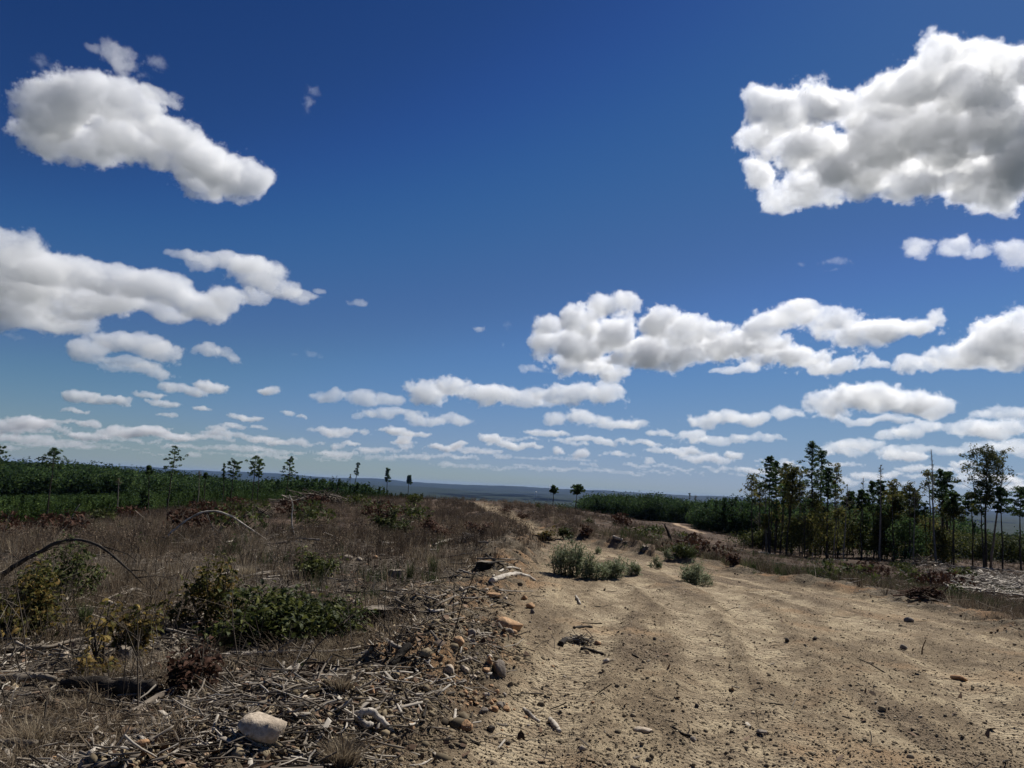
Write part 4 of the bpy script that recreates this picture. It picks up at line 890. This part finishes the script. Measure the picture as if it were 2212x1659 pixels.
if 'things' not in SKIP:
    # --- rocks, one by one
    for a_ in (('big pale speckled stone with rusty rim at the bottom of the view', 6, 205, 1490, 400, 215, 'pale'),
               ('small pale stone just behind the big speckled stone', 6, 90, 1205, 90, 55, 'pale'),
               ('flat pale slab half buried above the big speckled stone', 6, 520, 1130, 185, 45, 'pale'),
               ('upright orange chip of rock above the arched white root', 6, 1140, 1085, 60, 75, 'orange'),
               ('pale stone beside a short curved stick near the flat stump', 6, 1478, 462, 58, 40, 'pale'),
               ('white angular stone standing alone on the bank of soil', 6, 1785, 882, 85, 66, 'pale'),
               ('orange angular stone with pale top under the leaning slabs', 6, 1865, 690, 98, 72, 'orange'),
               ('brownish slab leaning on its edge above the orange angular stone', 6, 1975, 600, 90, 80, 'grey'),
               ('tan split stone at the bottom edge of the bank', 6, 1930, 1368, 105, 88, 'orange'),
               ('small reddish upright stone right of the arched white root', 6, 1475, 1398, 50, 58, 'orange'),
               ('dark round clod right of the tan split stone', 6, 2135, 1380, 66, 55, 'dark'),
               ('pink pointed stone under the big oak shrub', 6, 840, 640, 62, 70, 'orange'),
               ('large orange boulder lying slanted on the bank', 7, 350, 530, 235, 120, 'orange'),
               ('grey block shaped stone at the foot of the orange bank', 7, 270, 905, 105, 135, 'grey'),
               ('narrow orange stone left of the grey block', 7, 188, 820, 42, 70, 'orange'),
               ('grey rounded stone under the large orange boulder', 7, 345, 598, 80, 45, 'grey'),
               ('small orange stone touching the large orange boulder from below', 7, 395, 562, 55, 40, 'orange'),
               ('small tan block above the large orange boulder', 7, 480, 270, 52, 50, 'orange'),
               ('reddish lump of rock right above the tan one', 7, 528, 340, 75, 50, 'orange'),
               ('small dark tan stone below the reddish lump', 7, 545, 382, 42, 38, 'grey'),
               ('thin orange slab at the top of the bank under the dead branch', 7, 220, 262, 130, 45, 'orange'),
               ('pale triangular stone in the road beside the black sticks', 7, 1155, 792, 62, 45, 'pale'),
               ('flat whitish pink stone worn level with the road', 7, 1470, 1385, 150, 34, 'pale'),
               ('rounded pale stone near the bottom of the road', 7, 965, 1535, 65, 42, 'pale'),
               ('rounded brown stone at the lower end of the dark stick', 7, 1878, 1450, 55, 38, 'grey'),
               ('little dark round stone alone in the road', 7, 1910, 1175, 36, 30, 'dark'),
               ('yellow crumbly stone beside the heap of chips', 7, 1090, 640, 72, 34, 'orange'),
               ('small dark stone in the upper middle of the road', 7, 1560, 600, 32, 26, 'dark'),
               ('loaf shaped stone lying in the tyre track', 8, 220, 1272, 78, 34, 'grey'),
               ('brown stone standing up on the right side of the road', 8, 1345, 415, 62, 34, 'grey'),
               ('pointed tan stone on the right half of the road', 8, 1300, 630, 52, 34, 'grey'),
               ('low tan slab on the far right of the road', 8, 1735, 862, 100, 36, 'orange'),
               ('small black stone in the middle of the road, lower of two', 8, 410, 575, 36, 30, 'dark'),
               ('small black stone in the middle of the road, upper of two', 8, 625, 562, 34, 26, 'dark'),
               ('pale orange stone cut by the bottom edge, far left', 5, 412, 1655, 84, 50, 'orange'),
               ('orange rounded stone between the white bark piece and the big speckled stone', 5, 1150, 1530, 105, 66, 'orange'),
               ('pale stone among twigs left of the splintered post', 5, 515, 775, 72, 62, 'pale'),
               ('long pale stone under the dark plank', 5, 1125, 1250, 170, 70, 'pale'),
               ('pale flat stone right below the long one under the plank', 5, 1150, 1310, 110, 50, 'pale'),
               ('light stone behind the thin sapling stem', 5, 905, 325, 62, 44, 'pale'),
               ('grey boulder in the mid distance behind the oak shrubs', 2, 928, 1065, 112, 52, 'grey'),
               ('smaller grey stone touching the boulder on its right', 2, 1040, 1062, 52, 34, 'grey'),
               ('pinkish stone standing right of the grey boulder', 2, 1172, 1052, 50, 40, 'orange')):
        rock(*a_[:6], kind=a_[6])
    for i in range(130):                                 # stones strewn along the bank: nothing tells one from another
        t_ = RS.rand(); qx = RS.uniform(-60, 330) if i < 85 else RS.uniform(0, 1600); qy = RS.uniform(180, 1250) if i < 85 else RS.uniform(250, 1500)
        s_ = RS.uniform(14, 46) * (.75 + qy / 1500)
        if i < 85: rock('small tan or brown stone embedded in the bank beside the road', 7, qx, qy, s_, s_ * RS.uniform(.5, .9), ['orange', 'grey', 'orange', 'pale', 'grey'][i % 5], group='small stones strewn along the bank', name='small_stone', sink=.5)
        else: rock('little stone lying loose on the road surface', 7, qx, qy, s_ * .55, s_ * .35, ['grey', 'dark', 'orange'][i % 3], group='little stones on the road', name='small_stone', sink=.5)
    # --- stumps
    stump('wide low stump with dark flat top right of the big oak shrub', 2, 1205, 1545, 1480, 285, M_char, 1.1)
    stump('grey stump with crumbling side in the grass beside a green tuft', 2, 1340, 1205, 1105, 120, None, 1.15, .15)
    stump('dark stump with pale cut face above the bleached branch', 3, 150, 1135, 1062, 160, M_char, 1.2)
    stump('splintered post like stump behind the burnt log', 5, 1028, 830, 640, 92, None, 1.0, .5)
    stump('dark upturned root stump at the right edge of the road', 3, 1480, 992, 950, 62, M_twig, 1.6, .9)
    stump('low burnt stump beside the pale log across the road', 3, 1315, 915, 892, 42, M_twig, 1.3, .5)
    # --- logs, branches, sticks
    B_ = branch
    B_('dark dead sapling bent in a great arch at the left edge', 1, [(-90, 1270), (0, 1190), (130, 1095), (300, 1000), (450, 915), (600, 885), (720, 895), (850, 950), (1000, 1070), (1130, 1190), (1235, 1310)], [22, 16, 12, 10, 8, 4], M_bark, 'arc', 'bent_sapling', cat='dead sapling',
       side=([(300, 1010), (450, 945), (620, 942), (760, 925), (850, 948)], [(860, 940), (1060, 1000), (1135, 1062)], [(430, 930), (560, 905), (600, 930)], [(1090, 1135), (1200, 1140), (1240, 1170)], [(1120, 1200), (1300, 1180), (1450, 1210)]))
    B_('thin pale sapling bent in an arch behind the great one', 1, [(1300, 925), (1380, 860), (1470, 780), (1590, 695), (1710, 648), (1860, 662), (2000, 740), (2110, 815), (2215, 885)], [8, 7, 7, 5], M_grey, 'arc', 'bent_sapling', cat='dead sapling',
       side=([(1712, 650), (1745, 740), (1780, 830), (1800, 870)], [(1865, 662), (1955, 690), (1975, 740)], [(1745, 760), (1800, 800), (1815, 815)]))
    B_('forked grey branch lying at the foot of the upright white stick', 2, [(-60, 905), (100, 882), (240, 878), (340, 850), (432, 818)], [8, 9, 5], None, 'arc', side=([(240, 870), (150, 830), (0, 740)], [(420, 830), (440, 870), (500, 910)]))
    B_('upright curved white stick in the open brown field', 2, [(505, 845), (487, 760), (486, 680), (492, 590), (465, 510)], [6, 5, 4], None, 'up', 'dead_stick', cat='stick')
    B_('thin bare whip standing left of the bent saplings', 1, [(572, 840), (585, 760), (605, 680), (660, 588)], [4, 3, 2], None, 'up', 'dead_stick', cat='stick')
    B_('leaning ragged snag on the right of the road', 3, [(1700, 900), (1670, 820), (1638, 752)], [16, 10, 5], M_char, 'up', 'dead_stick', cat='snag')
    B_('thin stick standing in the weeds right of the road', 4, [(596, 1112), (602, 1070), (607, 1030)], [3, 2], None, 'up', 'dead_stick', cat='stick')
    B_('crooked thin twig sprouting from the road surface', 8, [(1435, 665), (1440, 610), (1465, 545)], [5, 4, 2], M_rust, 'up', 'twig', cat='twig')
    for lab, rg, pts, rad, m_, nm in (
        ('pale straight log lying far out in the brown field', 2, [(1080, 912), (1260, 920), (1420, 916)], [9, 11, 9], None, 'log'),
        ('dark log right behind the pale straight one', 2, [(1390, 882), (1560, 884), (1760, 900)], [10, 9, 7], M_twig, 'log'),
        ('pale log rising toward the split post', 2, [(1660, 938), (1820, 897), (1975, 885)], [10, 13, 9], None, 'log'),
        ('short grey log under the split post', 2, [(1900, 920), (2000, 908), (2125, 902)], [9, 9, 6], None, 'log'),
        ('thin pale stick slanting below the far logs', 2, [(1430, 920), (1555, 997)], [6, 4], None, 'branch'),
        ('grey stick sticking out of the oak shrub to the right', 2, [(700, 1055), (800, 1120), (890, 1172)], [8, 8, 6], None, 'branch'),
        ('short pale stick before the far logs', 2, [(1620, 978), (1705, 972)], [7, 5], None, 'branch'),
        ('thick bleached curved branch on top of the bank', 3, [(205, 1258), (290, 1208), (390, 1182), (480, 1188), (565, 1230)], [24, 24, 19, 14, 8], None, 'branch'),
        ('thinner pale branch just above the bleached curved one', 3, [(215, 1195), (290, 1158), (360, 1142), (445, 1130)], [8, 10, 6], None, 'branch'),
        ('black stick across the dark stump', 3, [(155, 1028), (230, 1075), (310, 1145)], [9, 8, 6], M_char, 'branch'),
        ('pale log end at the far side of the road', 3, [(1215, 890), (1290, 908)], [13, 12], None, 'log'),
        ('grey log among the weeds right of the road', 3, [(1450, 885), (1560, 888), (1690, 900)], [6, 6, 4], None, 'log'),
        ('dark log near the leaning snag', 3, [(1740, 905), (1830, 892), (1910, 880)], [8, 7, 5], M_char, 'log'),
        ('dark grey pole crossing the twigs on the far left', 5, [(-40, 742), (200, 722), (400, 702), (600, 655), (795, 620)], [14, 13, 10], M_twig, 'log'),
        ('long smooth pale pole lying under the big oak shrub', 6, [(-800, 880), (-500, 800), (0, 765), (400, 742), (800, 735), (1050, 702)], [9, 12, 13, 12, 8], None, 'log'),
        ('dark plank like stick slanting beside the burnt log', 5, [(1060, 1285), (1330, 1130), (1590, 1000)], [24, 23, 20], M_twig, 'branch'),
        ('weathered grey log at the left edge, in line with the burnt one', 5, [(-60, 985), (120, 990), (300, 985), (450, 1005)], [24, 30, 24, 18], M_twig, 'log'),
        ('burnt black log with white ash, hollow at its end', 5, [(500, 1045), (700, 1060), (900, 1085), (1080, 1100), (1240, 1105)], [30, 42, 52, 54, 50], M_char, 'log'),
        ('curled piece of white bark in the lower left', 5, [(738, 1610), (850, 1540), (942, 1482)], [16, 22, 18], None, 'bark_piece'),
        ('dark rotten log cut by the left edge at the bottom', 5, [(-60, 1560), (120, 1545), (285, 1530)], [32, 30, 22], M_twig, 'log'),
        ('silver pale log behind the green tuft on the left', 5, [(390, 335), (540, 308), (692, 285)], [12, 15, 12], None, 'log'),
        ('short pale pole above the silver log', 5, [(1010, 262), (1085, 240), (1162, 232)], [12, 14, 10], None, 'log'),
        ('thick pale root arched over the soil at the bottom', 6, [(925, 1262), (1000, 1215), (1090, 1190), (1150, 1195), (1210, 1250), (1290, 1330), (1355, 1385)], [22, 28, 28, 26, 25, 22, 14], None, 'root'),
        ('yellowish peeled stub under the arched root', 6, [(1015, 1300), (1080, 1350), (1150, 1395)], [20, 26, 22], None, 'branch'),
        ('grey broken branch pointing at the black log end', 6, [(1155, 512), (1230, 580), (1300, 640), (1400, 695)], [9, 17, 20, 14], None, 'branch'),
        ('black charred log end lying on the bank', 6, [(1295, 830), (1370, 765), (1445, 690)], [24, 34, 32], M_char, 'log'),
        ('short grey stick crossing a pale one on the bank', 6, [(1555, 780), (1610, 815), (1670, 858)], [9, 10, 7], None, 'branch'),
        ('short pale stick crossed by the grey one', 6, [(1615, 825), (1640, 752)], [11, 8], None, 'branch'),
        ('little knobbly pale stick above the reddish stone', 6, [(1370, 1205), (1380, 1160), (1388, 1112)], [13, 11, 9], None, 'branch'),
        ('thick pale grey stick standing out left of the tan split stone', 6, [(1830, 1335), (1835, 1270), (1842, 1215)], [16, 15, 10], None, 'branch'),
        ('short black stick right of the tan split stone', 6, [(1960, 1445), (2042, 1495)], [14, 12], M_char, 'branch'),
        ('dark stick standing on end left of the grey one', 6, [(1572, 1262), (1590, 1200), (1605, 1130)], [13, 11, 6], M_char, 'branch'),
        ('white pointed splinter under the oak shrub', 6, [(640, 695), (660, 640), (686, 580)], [18, 13, 5], None, 'splinter'),
        ('pale wedge of wood left of the flat stump', 6, [(990, 302), (1040, 282), (1085, 266)], [12, 13, 7], None, 'splinter'),
        ('small bleached stick beyond the flat stump', 6, [(1600, 392), (1660, 365), (1745, 358)], [8, 11, 10], None, 'branch'),
        ('curved brown stick on the pale stone near the flat stump', 6, [(1462, 398), (1500, 425), (1510, 462)], [7, 10, 9], M_twig, 'branch'),
        ('slim pale root along the bottom edge, left piece', 6, [(1160, 1612), (1260, 1618), (1400, 1652)], [6, 8, 5], None, 'root'),
        ('slim pale root along the bottom edge, right piece', 6, [(1460, 1650), (1560, 1640), (1645, 1615)], [7, 9, 6], None, 'root'),
        ('curved twig above the flat pale slab', 6, [(120, 1022), (210, 1040), (300, 1095)], [6, 8, 4], None, 'branch'),
        ('pale peeled stick lying in the lower road', 7, [(472, 1190), (530, 1240), (605, 1285)], [14, 16, 9], None, 'branch'),
        ('short thick dark branch piece next to the peeled stick', 7, [(690, 1292), (735, 1330), (772, 1372)], [20, 22, 16], M_twig, 'branch'),
        ('black stick beside the heap of chips in the road', 7, [(945, 680), (1030, 700), (1135, 722)], [15, 14, 9], M_char, 'branch'),
        ('black stub of wood left of the heap of chips', 7, [(775, 650), (830, 600)], [24, 18], M_char, 'branch'),
        ('dark short stick above the heap of chips', 7, [(890, 505), (960, 500), (1040, 497)], [12, 12, 9], M_char, 'branch'),
        ('pale stick in the upper road', 3, [(905, 1360), (925, 1390), (945, 1425)], [8, 9, 5], None, 'branch'),
        ('dark stick with the brown rounded stone at its end', 7, [(1710, 1342), (1790, 1385), (1865, 1425)], [8, 12, 9], M_char, 'branch'),
        ('dark twig in the road near the top of the tyre tracks', 7, [(1375, 735), (1425, 760)], [9, 6], M_char, 'branch'),
        ('thin twig lying across the tyre tread', 8, [(240, 1030), (310, 1045), (385, 1052)], [4, 5, 3], M_char, 'branch'),
        ('short dark twig right of the tyre tread', 8, [(830, 1145), (880, 1158), (945, 1172)], [6, 6, 4], M_char, 'branch'),
        ('bleached log at the foot of the right hand grove', 4, [(1480, 1118), (1570, 1112), (1665, 1108)], [5, 6, 5], None, 'log'),
        ('pale log in the weeds below the tallest pine', 4, [(190, 1036), (250, 1042), (312, 1052)], [5, 5, 4], None, 'log'),
        ('thin pale log in the weeds left of the bleached one', 4, [(715, 1090), (790, 1092), (870, 1097)], [4, 4, 3], None, 'log'),
        ('white stick on the right bank of the road', 4, [(1290, 1280), (1350, 1284), (1405, 1294)], [5, 6, 4], None, 'branch'),
        ('grey stick on the right bank left of the white one', 4, [(955, 1294), (1010, 1288), (1065, 1288)], [5, 6, 4], None, 'branch'),
        ('pale branch slanting down at the right edge', 4, [(1640, 1362), (1720, 1388), (1800, 1412)], [5, 5, 3], None, 'branch'),
        ('long root like branch along the road at the right edge', 4, [(1960, 1442), (2040, 1425), (2100, 1402), (2230, 1392)], [6, 8, 8, 6], M_twig, 'branch')):
        if 'arched over' in lab: branch(lab, rg, pts, rad, m_, 'arc', name=nm, sides=10)
        elif nm == 'log' and 'burnt' in lab: branch(lab, rg, pts, rad, m_, name=nm, sides=12, lift=.45)
        else: branch(lab, rg, pts, rad, m_, name=nm, lift=.3 if 'arch' not in lab else .9)
    for lab, pts in (('long thin bare branch arching over the slope at the right edge', [(1810, 1158), (1900, 1160), (2010, 1195), (2120, 1250), (2230, 1320)]),
                     ('bare forked branch sloping to the right edge', [(1885, 1262), (1990, 1272), (2100, 1290), (2230, 1318)]),
                     ('stiff bare branch in the right corner of the slope', [(2110, 1215), (2160, 1250), (2230, 1300)]),
                     ('small hooked branch left of the forked one', [(1690, 1365), (1705, 1335), (1750, 1312)])):
        branch(lab, 4, pts, [3, 5, 5], None, 'arc', 'branch')
    for i in range(170):                                  # sticks of the slash that nothing tells apart
        far = i % 2; rg = (5, 6)[i % 2] if i < 120 else 2; x = RS.uniform(0, 2200 if rg != 6 else 1400); y = RS.uniform(250, 1600) if rg != 2 else RS.uniform(930, 1500)
        L = RS.uniform(90, 420); a_ = RS.normal(0, .35) + (math.pi if RS.rand() < .5 else 0); p2 = (x + L * math.cos(a_), y + L * .45 * math.sin(a_)); md = ((x + p2[0]) / 2 + RS.uniform(-10, 10), (y + p2[1]) / 2 + RS.uniform(-12, 12))
        branch('loose dead stick in the slash left of the road', rg, [(x, y), md, p2], [RS.uniform(5, 11), RS.uniform(4, 8), 3], [None, M_twig, M_twig, M_char][i % 4], name='stick', group='loose sticks in the slash', sides=6, lift=RS.uniform(.5, 3.))
    # --- brush heaps
    def heap(label, reg, x, y, w, h, n_, m, rad=1.6, flat=.5):
        px, py = zc(reg, x, y); B = ground(px, py); k = math.hypot(B.x, B.y) / F * zs(reg); RX, HH = w * k / 2, h * k; A2 = Acc()
        for _ in range(n_):
            u = RS.normal(0, .42); c_ = np.array([u * RX, RS.normal(0, .3) * RX * flat, HH * max(0, 1 - u * u) * RS.rand() * .8]); a_ = RS.uniform(0, 3.14); L = RX * RS.uniform(.15, .55); dv = np.array([math.cos(a_), math.sin(a_) * .6, RS.normal(0, .28)]) * L
            V, Fc = tube([c_ - dv, c_ + RS.normal(0, .08, 3) * L, c_ + dv], np.array([1, .8, .4]) * k * rad * RS.uniform(.6, 1.8), 4, False); V[:, 2] = np.maximum(V[:, 2], -.05); A2.add(V, Fc, np.clip(RS.normal(.4, .2), 0, 1))
        return tag(obj('brush_pile', A2.mesh('brush_pile', m), loc=B), label, 'brush pile')
    heap('long low pile of grey slash on the left skyline', 2, 740, 592, 620, 95, 260, M_twig, 3.2, .4)
    heap('pile of bleached brush in the left middle distance', 2, 230, 700, 330, 60, 120, M_twig, 3)
    heap('crown of dead twigs over the dark shrub left of the road', 2, 1300, 760, 330, 130, 110, M_twig, 2.4)
    heap('small pile of pale branches beside the split post', 2, 1950, 900, 260, 75, 46, M_grey, 3.5, .5)
    heap('tangle of brown roots on the right bank of the road', 4, 1450, 1400, 300, 75, 120, M_rust, 3.5)
    heap('dark tangle of roots and soil at the bend of the road', 3, 620, 900, 210, 60, 70, M_char, 3.5)
    heap('small heap of splintered chips in the road', 7, 930, 620, 250, 60, 110, M_grey, 3.2, .6)
    heap('loose heap of pale sticks far out left of the road', 2, 1530, 665, 210, 30, 40, M_grey, 3)
    heap('upturned root ball beside the far end of the road', 3, 40, 610, 90, 45, 50, M_grey, 3)
    heap('tangle of dead branches in the weeds on the right slope', 4, 1420, 1140, 300, 60, 80, M_twig, 2.2)
    # --- shrubs
    shrub('biggest leafy oak shrub, dark green, in the left foreground', 2, 380, 1790, 1200, 400, 'oak', M_oakbig, 3400, .085, stems=30, tone=.34)
    shrub('oak shrub with yellow green leaves left of the biggest one', 1, 1690, 1640, 560, 520, 'oak', M_mixed, 800, .08, stems=14, tone=.35)
    shrub('dense shrub with yellow and green leaves cut by the left edge', 1, 60, 1700, 640, 480, 'oak', M_mixed, 1800, .07, stems=18, tone=.35)
    shrub('dark leafy shrub under the bent sapling', 1, 430, 1420, 520, 420, 'oak', M_oak, 1500, .06, stems=16, tone=.4)
    shrub('leafy oak sprout behind the biggest shrub', 2, 640, 1225, 420, 260, 'oak', M_oakbig, 1000, .075, stems=14, tone=.4)
    shrub('dark rounded shrub left of the road in the mid distance', 2, 1290, 862, 320, 190, 'oval', M_oak, 1300, .1, stems=12, tone=.3)
    shrub('reddish dark shrub next to the rounded one', 2, 1640, 870, 330, 160, 'oval', M_rust, 1000, .09, stems=14, tone=.5)
    shrub('brown leaved shrub at the left verge of the far road', 2, 2050, 850, 260, 130, 'oval', M_rust, 700, .1, stems=12, tone=.5)
    shrub('withered curled leaves on dead stems in front of the long pale pole', 5, 1560, 1090, 520, 390, 'oval', M_rust, 520, .06, name='withered_shrub', stems=16, tone=.25)
    shrub('small sprout of yellow oak leaves beside the splintered post', 5, 760, 950, 330, 170, 'oak', M_mixed, 160, .07, stems=7, tone=.6)
    shrub('loose oak sprouts around the thin sapling stem', 5, 1000, 790, 420, 520, 'oak', M_mixed, 420, .075, stems=12, tone=.45, hollow=1.)
    shrub('thin bare sapling with a few yellow leaves in the left foreground', 5, 805, 860, 420, 900, 'oak', M_mixed, 40, .08, name='sapling', cat='sapling', stems=3, tone=.8)
    rd_ = 'grey green bushes growing on the road'
    for lab, x, y, w, h, nn in (('leftmost and tallest grey green bush on the road', 840, 1185, 300, 270, 1500), ('grey green bush in the middle of the road clump', 1055, 1215, 210, 185, 900),
        ('right end of the grey green clump on the road', 1230, 1208, 210, 165, 900), ('small grey green bush closing the clump on the right', 1375, 1188, 125, 125, 420),
        ('tiny sprig of green behind the clump on the road', 1095, 1004, 58, 66, 130), ('small round bush alone between the clump and the big single bush', 1570, 1126, 88, 90, 260),
        ('small bush at the road edge under the leaning snag', 1685, 1052, 95, 75, 240), ('big single grey green bush on the right of the road', 1915, 1262, 240, 185, 1100)):
        shrub(lab, 3, x, y, w, h, 'willow', M_willow, nn * 2, .075, name='green_bush', cat='bush', group=rd_, stems=max(8, nn // 30), tone=.62)
    for lab, rg, x, y, w, h, m_, nn in (('green shrub where the far road dips', 3, 820, 885, 150, 100, M_oak, 420), ('yellowish low shrub left of the green one in the dip', 3, 660, 905, 180, 110, M_mixed, 420),
        ('dark low shrub right of the dip', 3, 975, 890, 150, 75, M_rust, 420), ('dark shrub in the weeds above the road', 3, 1000, 752, 100, 60, M_oak, 260), ('round dark shrub on the skyline right of the far road', 3, 600, 645, 90, 85, M_oak, 300),
        ('second round dark shrub on the skyline', 3, 780, 662, 95, 85, M_oak, 300), ('brown leafy shrub at the right verge of the far road', 3, 470, 715, 120, 60, M_rust, 300), ('brown shrub just above the far road', 3, 290, 670, 190, 70, M_rust, 400),
        ('dark red shrub at the start of the right hand weeds', 3, 2165, 1085, 150, 110, M_rust, 500), ('green weeds clump between snag and dark red shrub', 3, 1800, 1045, 260, 120, M_oak, 600),
        ('leafy oak sprout before the right hand grove', 4, 735, 1170, 110, 80, M_oak, 340), ('second leafy oak sprout before the grove', 4, 1000, 1205, 130, 75, M_oak, 340),
        ('fresh green shrub at the tangle of roots on the right', 4, 1710, 1390, 200, 100, M_oak, 560), ('green shrub at the foot of the first tall pine', 4, 20, 1130, 100, 110, M_rust, 300)):
        shrub(lab, rg, x, y, w, h, 'oval', m_, nn, .09, name='shrub', stems=9, tone=.4)
    for i in range(40):                                  # low dark shrubs dotting the field, all alike
        a_ = math.atan(((RS.uniform(-20, 430) if i % 3 else RS.uniform(600, 1040)) - 512) / F); r_ = math.exp(RS.uniform(math.log(20), math.log(75)))
        x, y = math.sin(a_) * r_, math.cos(a_) * r_; 
        if masks(np.array([x]), np.array([y]))[0][0] > -2: continue
        e = tag(empty('low_shrub', (x, y, gz(x, y))), 'low dark shrub dotted over the brown cutover', 'shrub', 'low shrubs dotted over the cutover'); S = Acc(); Lf = Acc(); rx = RS.uniform(.5, 1.3)
        for _ in range(6): V, Fc = tube([(0, 0, -.05), RS.normal(0, .4, 3) * [rx, rx, 0] + [0, 0, RS.uniform(.5, 1.)]], [.015, .006], 4, False); S.add(V, Fc, .4)
        leaves(Lf, (0, 0, .35), 260, np.array([rx, rx, .42]), .055 * (1 + r_ / 50), .4); obj('stems', S.mesh('stems', M_bark), e); obj('leaves', Lf.mesh('leaves', M_oak if i % 2 else M_rust), e)
    # --- grass tufts one can point to
    for a_ in (('upright bright green grass tuft left of the sapling', 5, 690, 540, 90, 250, M_grn, 160, .7), ('tall green tuft beside the crumbling stump', 2, 1465, 1210, 110, 160, M_grn, 120, .5),
               ('wide green tuft right of the crumbling stump', 2, 1650, 1160, 120, 160, M_grn, 160, .5), ('green tuft before the flat stump', 2, 1165, 1400, 120, 110, M_grn, 110, .5), ('little green tuft under the long pale pole', 6, 550, 835, 110, 80, M_grn, 90, .8),
               ('pale pinkish tuft of seed heads behind the shrubs', 2, 120, 1190, 230, 95, M_dry, 420, .95), ('golden dry grass mat in the lower left corner', 5, 260, 1500, 420, 220, M_dry, 600, .7), ('dry curled grass clump at the bottom below the root', 6, 900, 1640, 420, 220, M_dry, 600, .6),
               ('dry grass clump above the orange chip of rock', 6, 900, 1000, 300, 130, M_dry, 320, .6), ('green grass clump on the weedy edge right of the road', 3, 1850, 1040, 200, 120, M_grn, 200, .5)):
        tuft(*a_[:7], nb=a_[7], tone=a_[8], lean=.35 if 'dry' not in a_[0] and 'mat' not in a_[0] else 1.0)
    # --- bleached slash on the far right slope
    x, y = polar_pts(2600, 36, 90, 900, 1060, 0.); d = ray(0, 0); a = Acc(); px_ = 512 + F * x / y; keep = (RS.rand(len(x)) < sstep(.0, .25, fbm(x * .15, y * .15, 301, 3)) * sstep(900, 985, px_)); x, y = x[keep], y[keep]; n_ = len(x)
    scatter(a, [twig(RS.uniform(.5, 1.6), .03) for _ in range(6)] + [chip(.5, .14, .06) for _ in range(4)], P3(x, y, .12), (RS.normal(0, .2, n_), RS.normal(0, .2, n_), RS.uniform(0, 6.3, n_)), RS.uniform(.5, 1.5, n_), np.clip(RS.normal(.7, .25, n_), 0, 1))
    tag(obj('debris', a.mesh('slash', M_grey)), 'bleached logging slash scattered on the slope at the right', kind='stuff')
    # --- far marks on the lowland
    d = ray(549.7, 490.5); k_ = 9000 / math.hypot(d.x, d.y); B = Vector((d.x * k_, d.y * k_, -70)); M_steel = mat('pale_steel', (.5, .5, .52), .5)
    def mast(label, px, y1, dist, w):
        d = ray(px, y1); k_ = dist / math.hypot(d.x, d.y); zt = EYE + d.z * k_; bx, by = d.x * k_, d.y * k_; z0 = gz(bx, by); A2 = Acc()
        V, Fc = tube([(0, 0, 0), (0, 0, zt - z0)], [w, w * .6], 4); A2.add(V, Fc, .5); e = tag(empty('radio_mast', (bx, by, z0)), label, 'mast'); obj('pole', A2.mesh('pole', M_steel), e)
        A3 = Acc(); V, Fc = tube([(0, 0, zt - z0), (0, 0, (zt - z0) * 1.03)], [w * .3, w * .2], 4); A3.add(V, Fc, .5); obj('antenna', A3.mesh('antenna', M_steel), e)
    mast('thin radio mast on the horizon beside the small cone shaped pine', 549.8, 484, 4500, 1.1)
    mast('faint radio mast on the horizon above the right hand pine wood', 660.8, 491, 4500, .9)
    d = ray(536, 492.2); k_ = 5200 / math.hypot(d.x, d.y); bx, by = d.x * k_, d.y * k_; z0 = gz(bx, by); zt = EYE + d.z * k_
    e = tag(empty('water_tower', (bx, by, z0)), 'white water tower like a dot on the lowland below the horizon', 'water tower'); V, Fc = ico(); A2 = Acc(); A2.add(V * [8, 8, 6] + [0, 0, zt - z0], Fc, .5); obj('tank', A2.mesh('tank', mat('white_paint', (.8, .8, .8), .5)), e)
    A2 = Acc(); V, Fc = tube([(0, 0, -2), (0, 0, zt - z0)], [2.2, 2], 8); A2.add(V, Fc, .5); obj('leg', A2.mesh('leg', M_steel), e)
# ------------------------------------------------------------------ the air between here and the far ridge
if 'haze' not in SKIP:
    hz = bpy.data.materials.new('haze'); hz.use_nodes = True; _n = hz.node_tree; _n.nodes.clear()
    v_ = _n.nodes.new('ShaderNodeVolumePrincipled'); o_ = _n.nodes.new('ShaderNodeOutputMaterial'); _n.links.new(v_.outputs[0], o_.inputs['Volume'])
    v_.inputs['Color'].default_value = (.33, .52, 1, 1); v_.inputs['Density'].default_value = 2.0e-5; v_.inputs['Anisotropy'].default_value = 0
    x0, x1, y0, y1, z0, z1 = -27000, 27000, -27000, 27000, -190, 75
    V = [(x, y, z) for x in (x0, x1) for y in (y0, y1) for z in (z0, z1)]
    Fc = [(0, 1, 3, 2), (4, 6, 7, 5), (0, 4, 5, 1), (2, 3, 7, 6), (0, 2, 6, 4), (1, 5, 7, 3)]
    me = bpy.data.meshes.new('haze'); me.from_pydata(V, [], Fc); me.materials.append(hz); tag(obj('haze', me), 'blue haze over the lowland', kind='stuff')
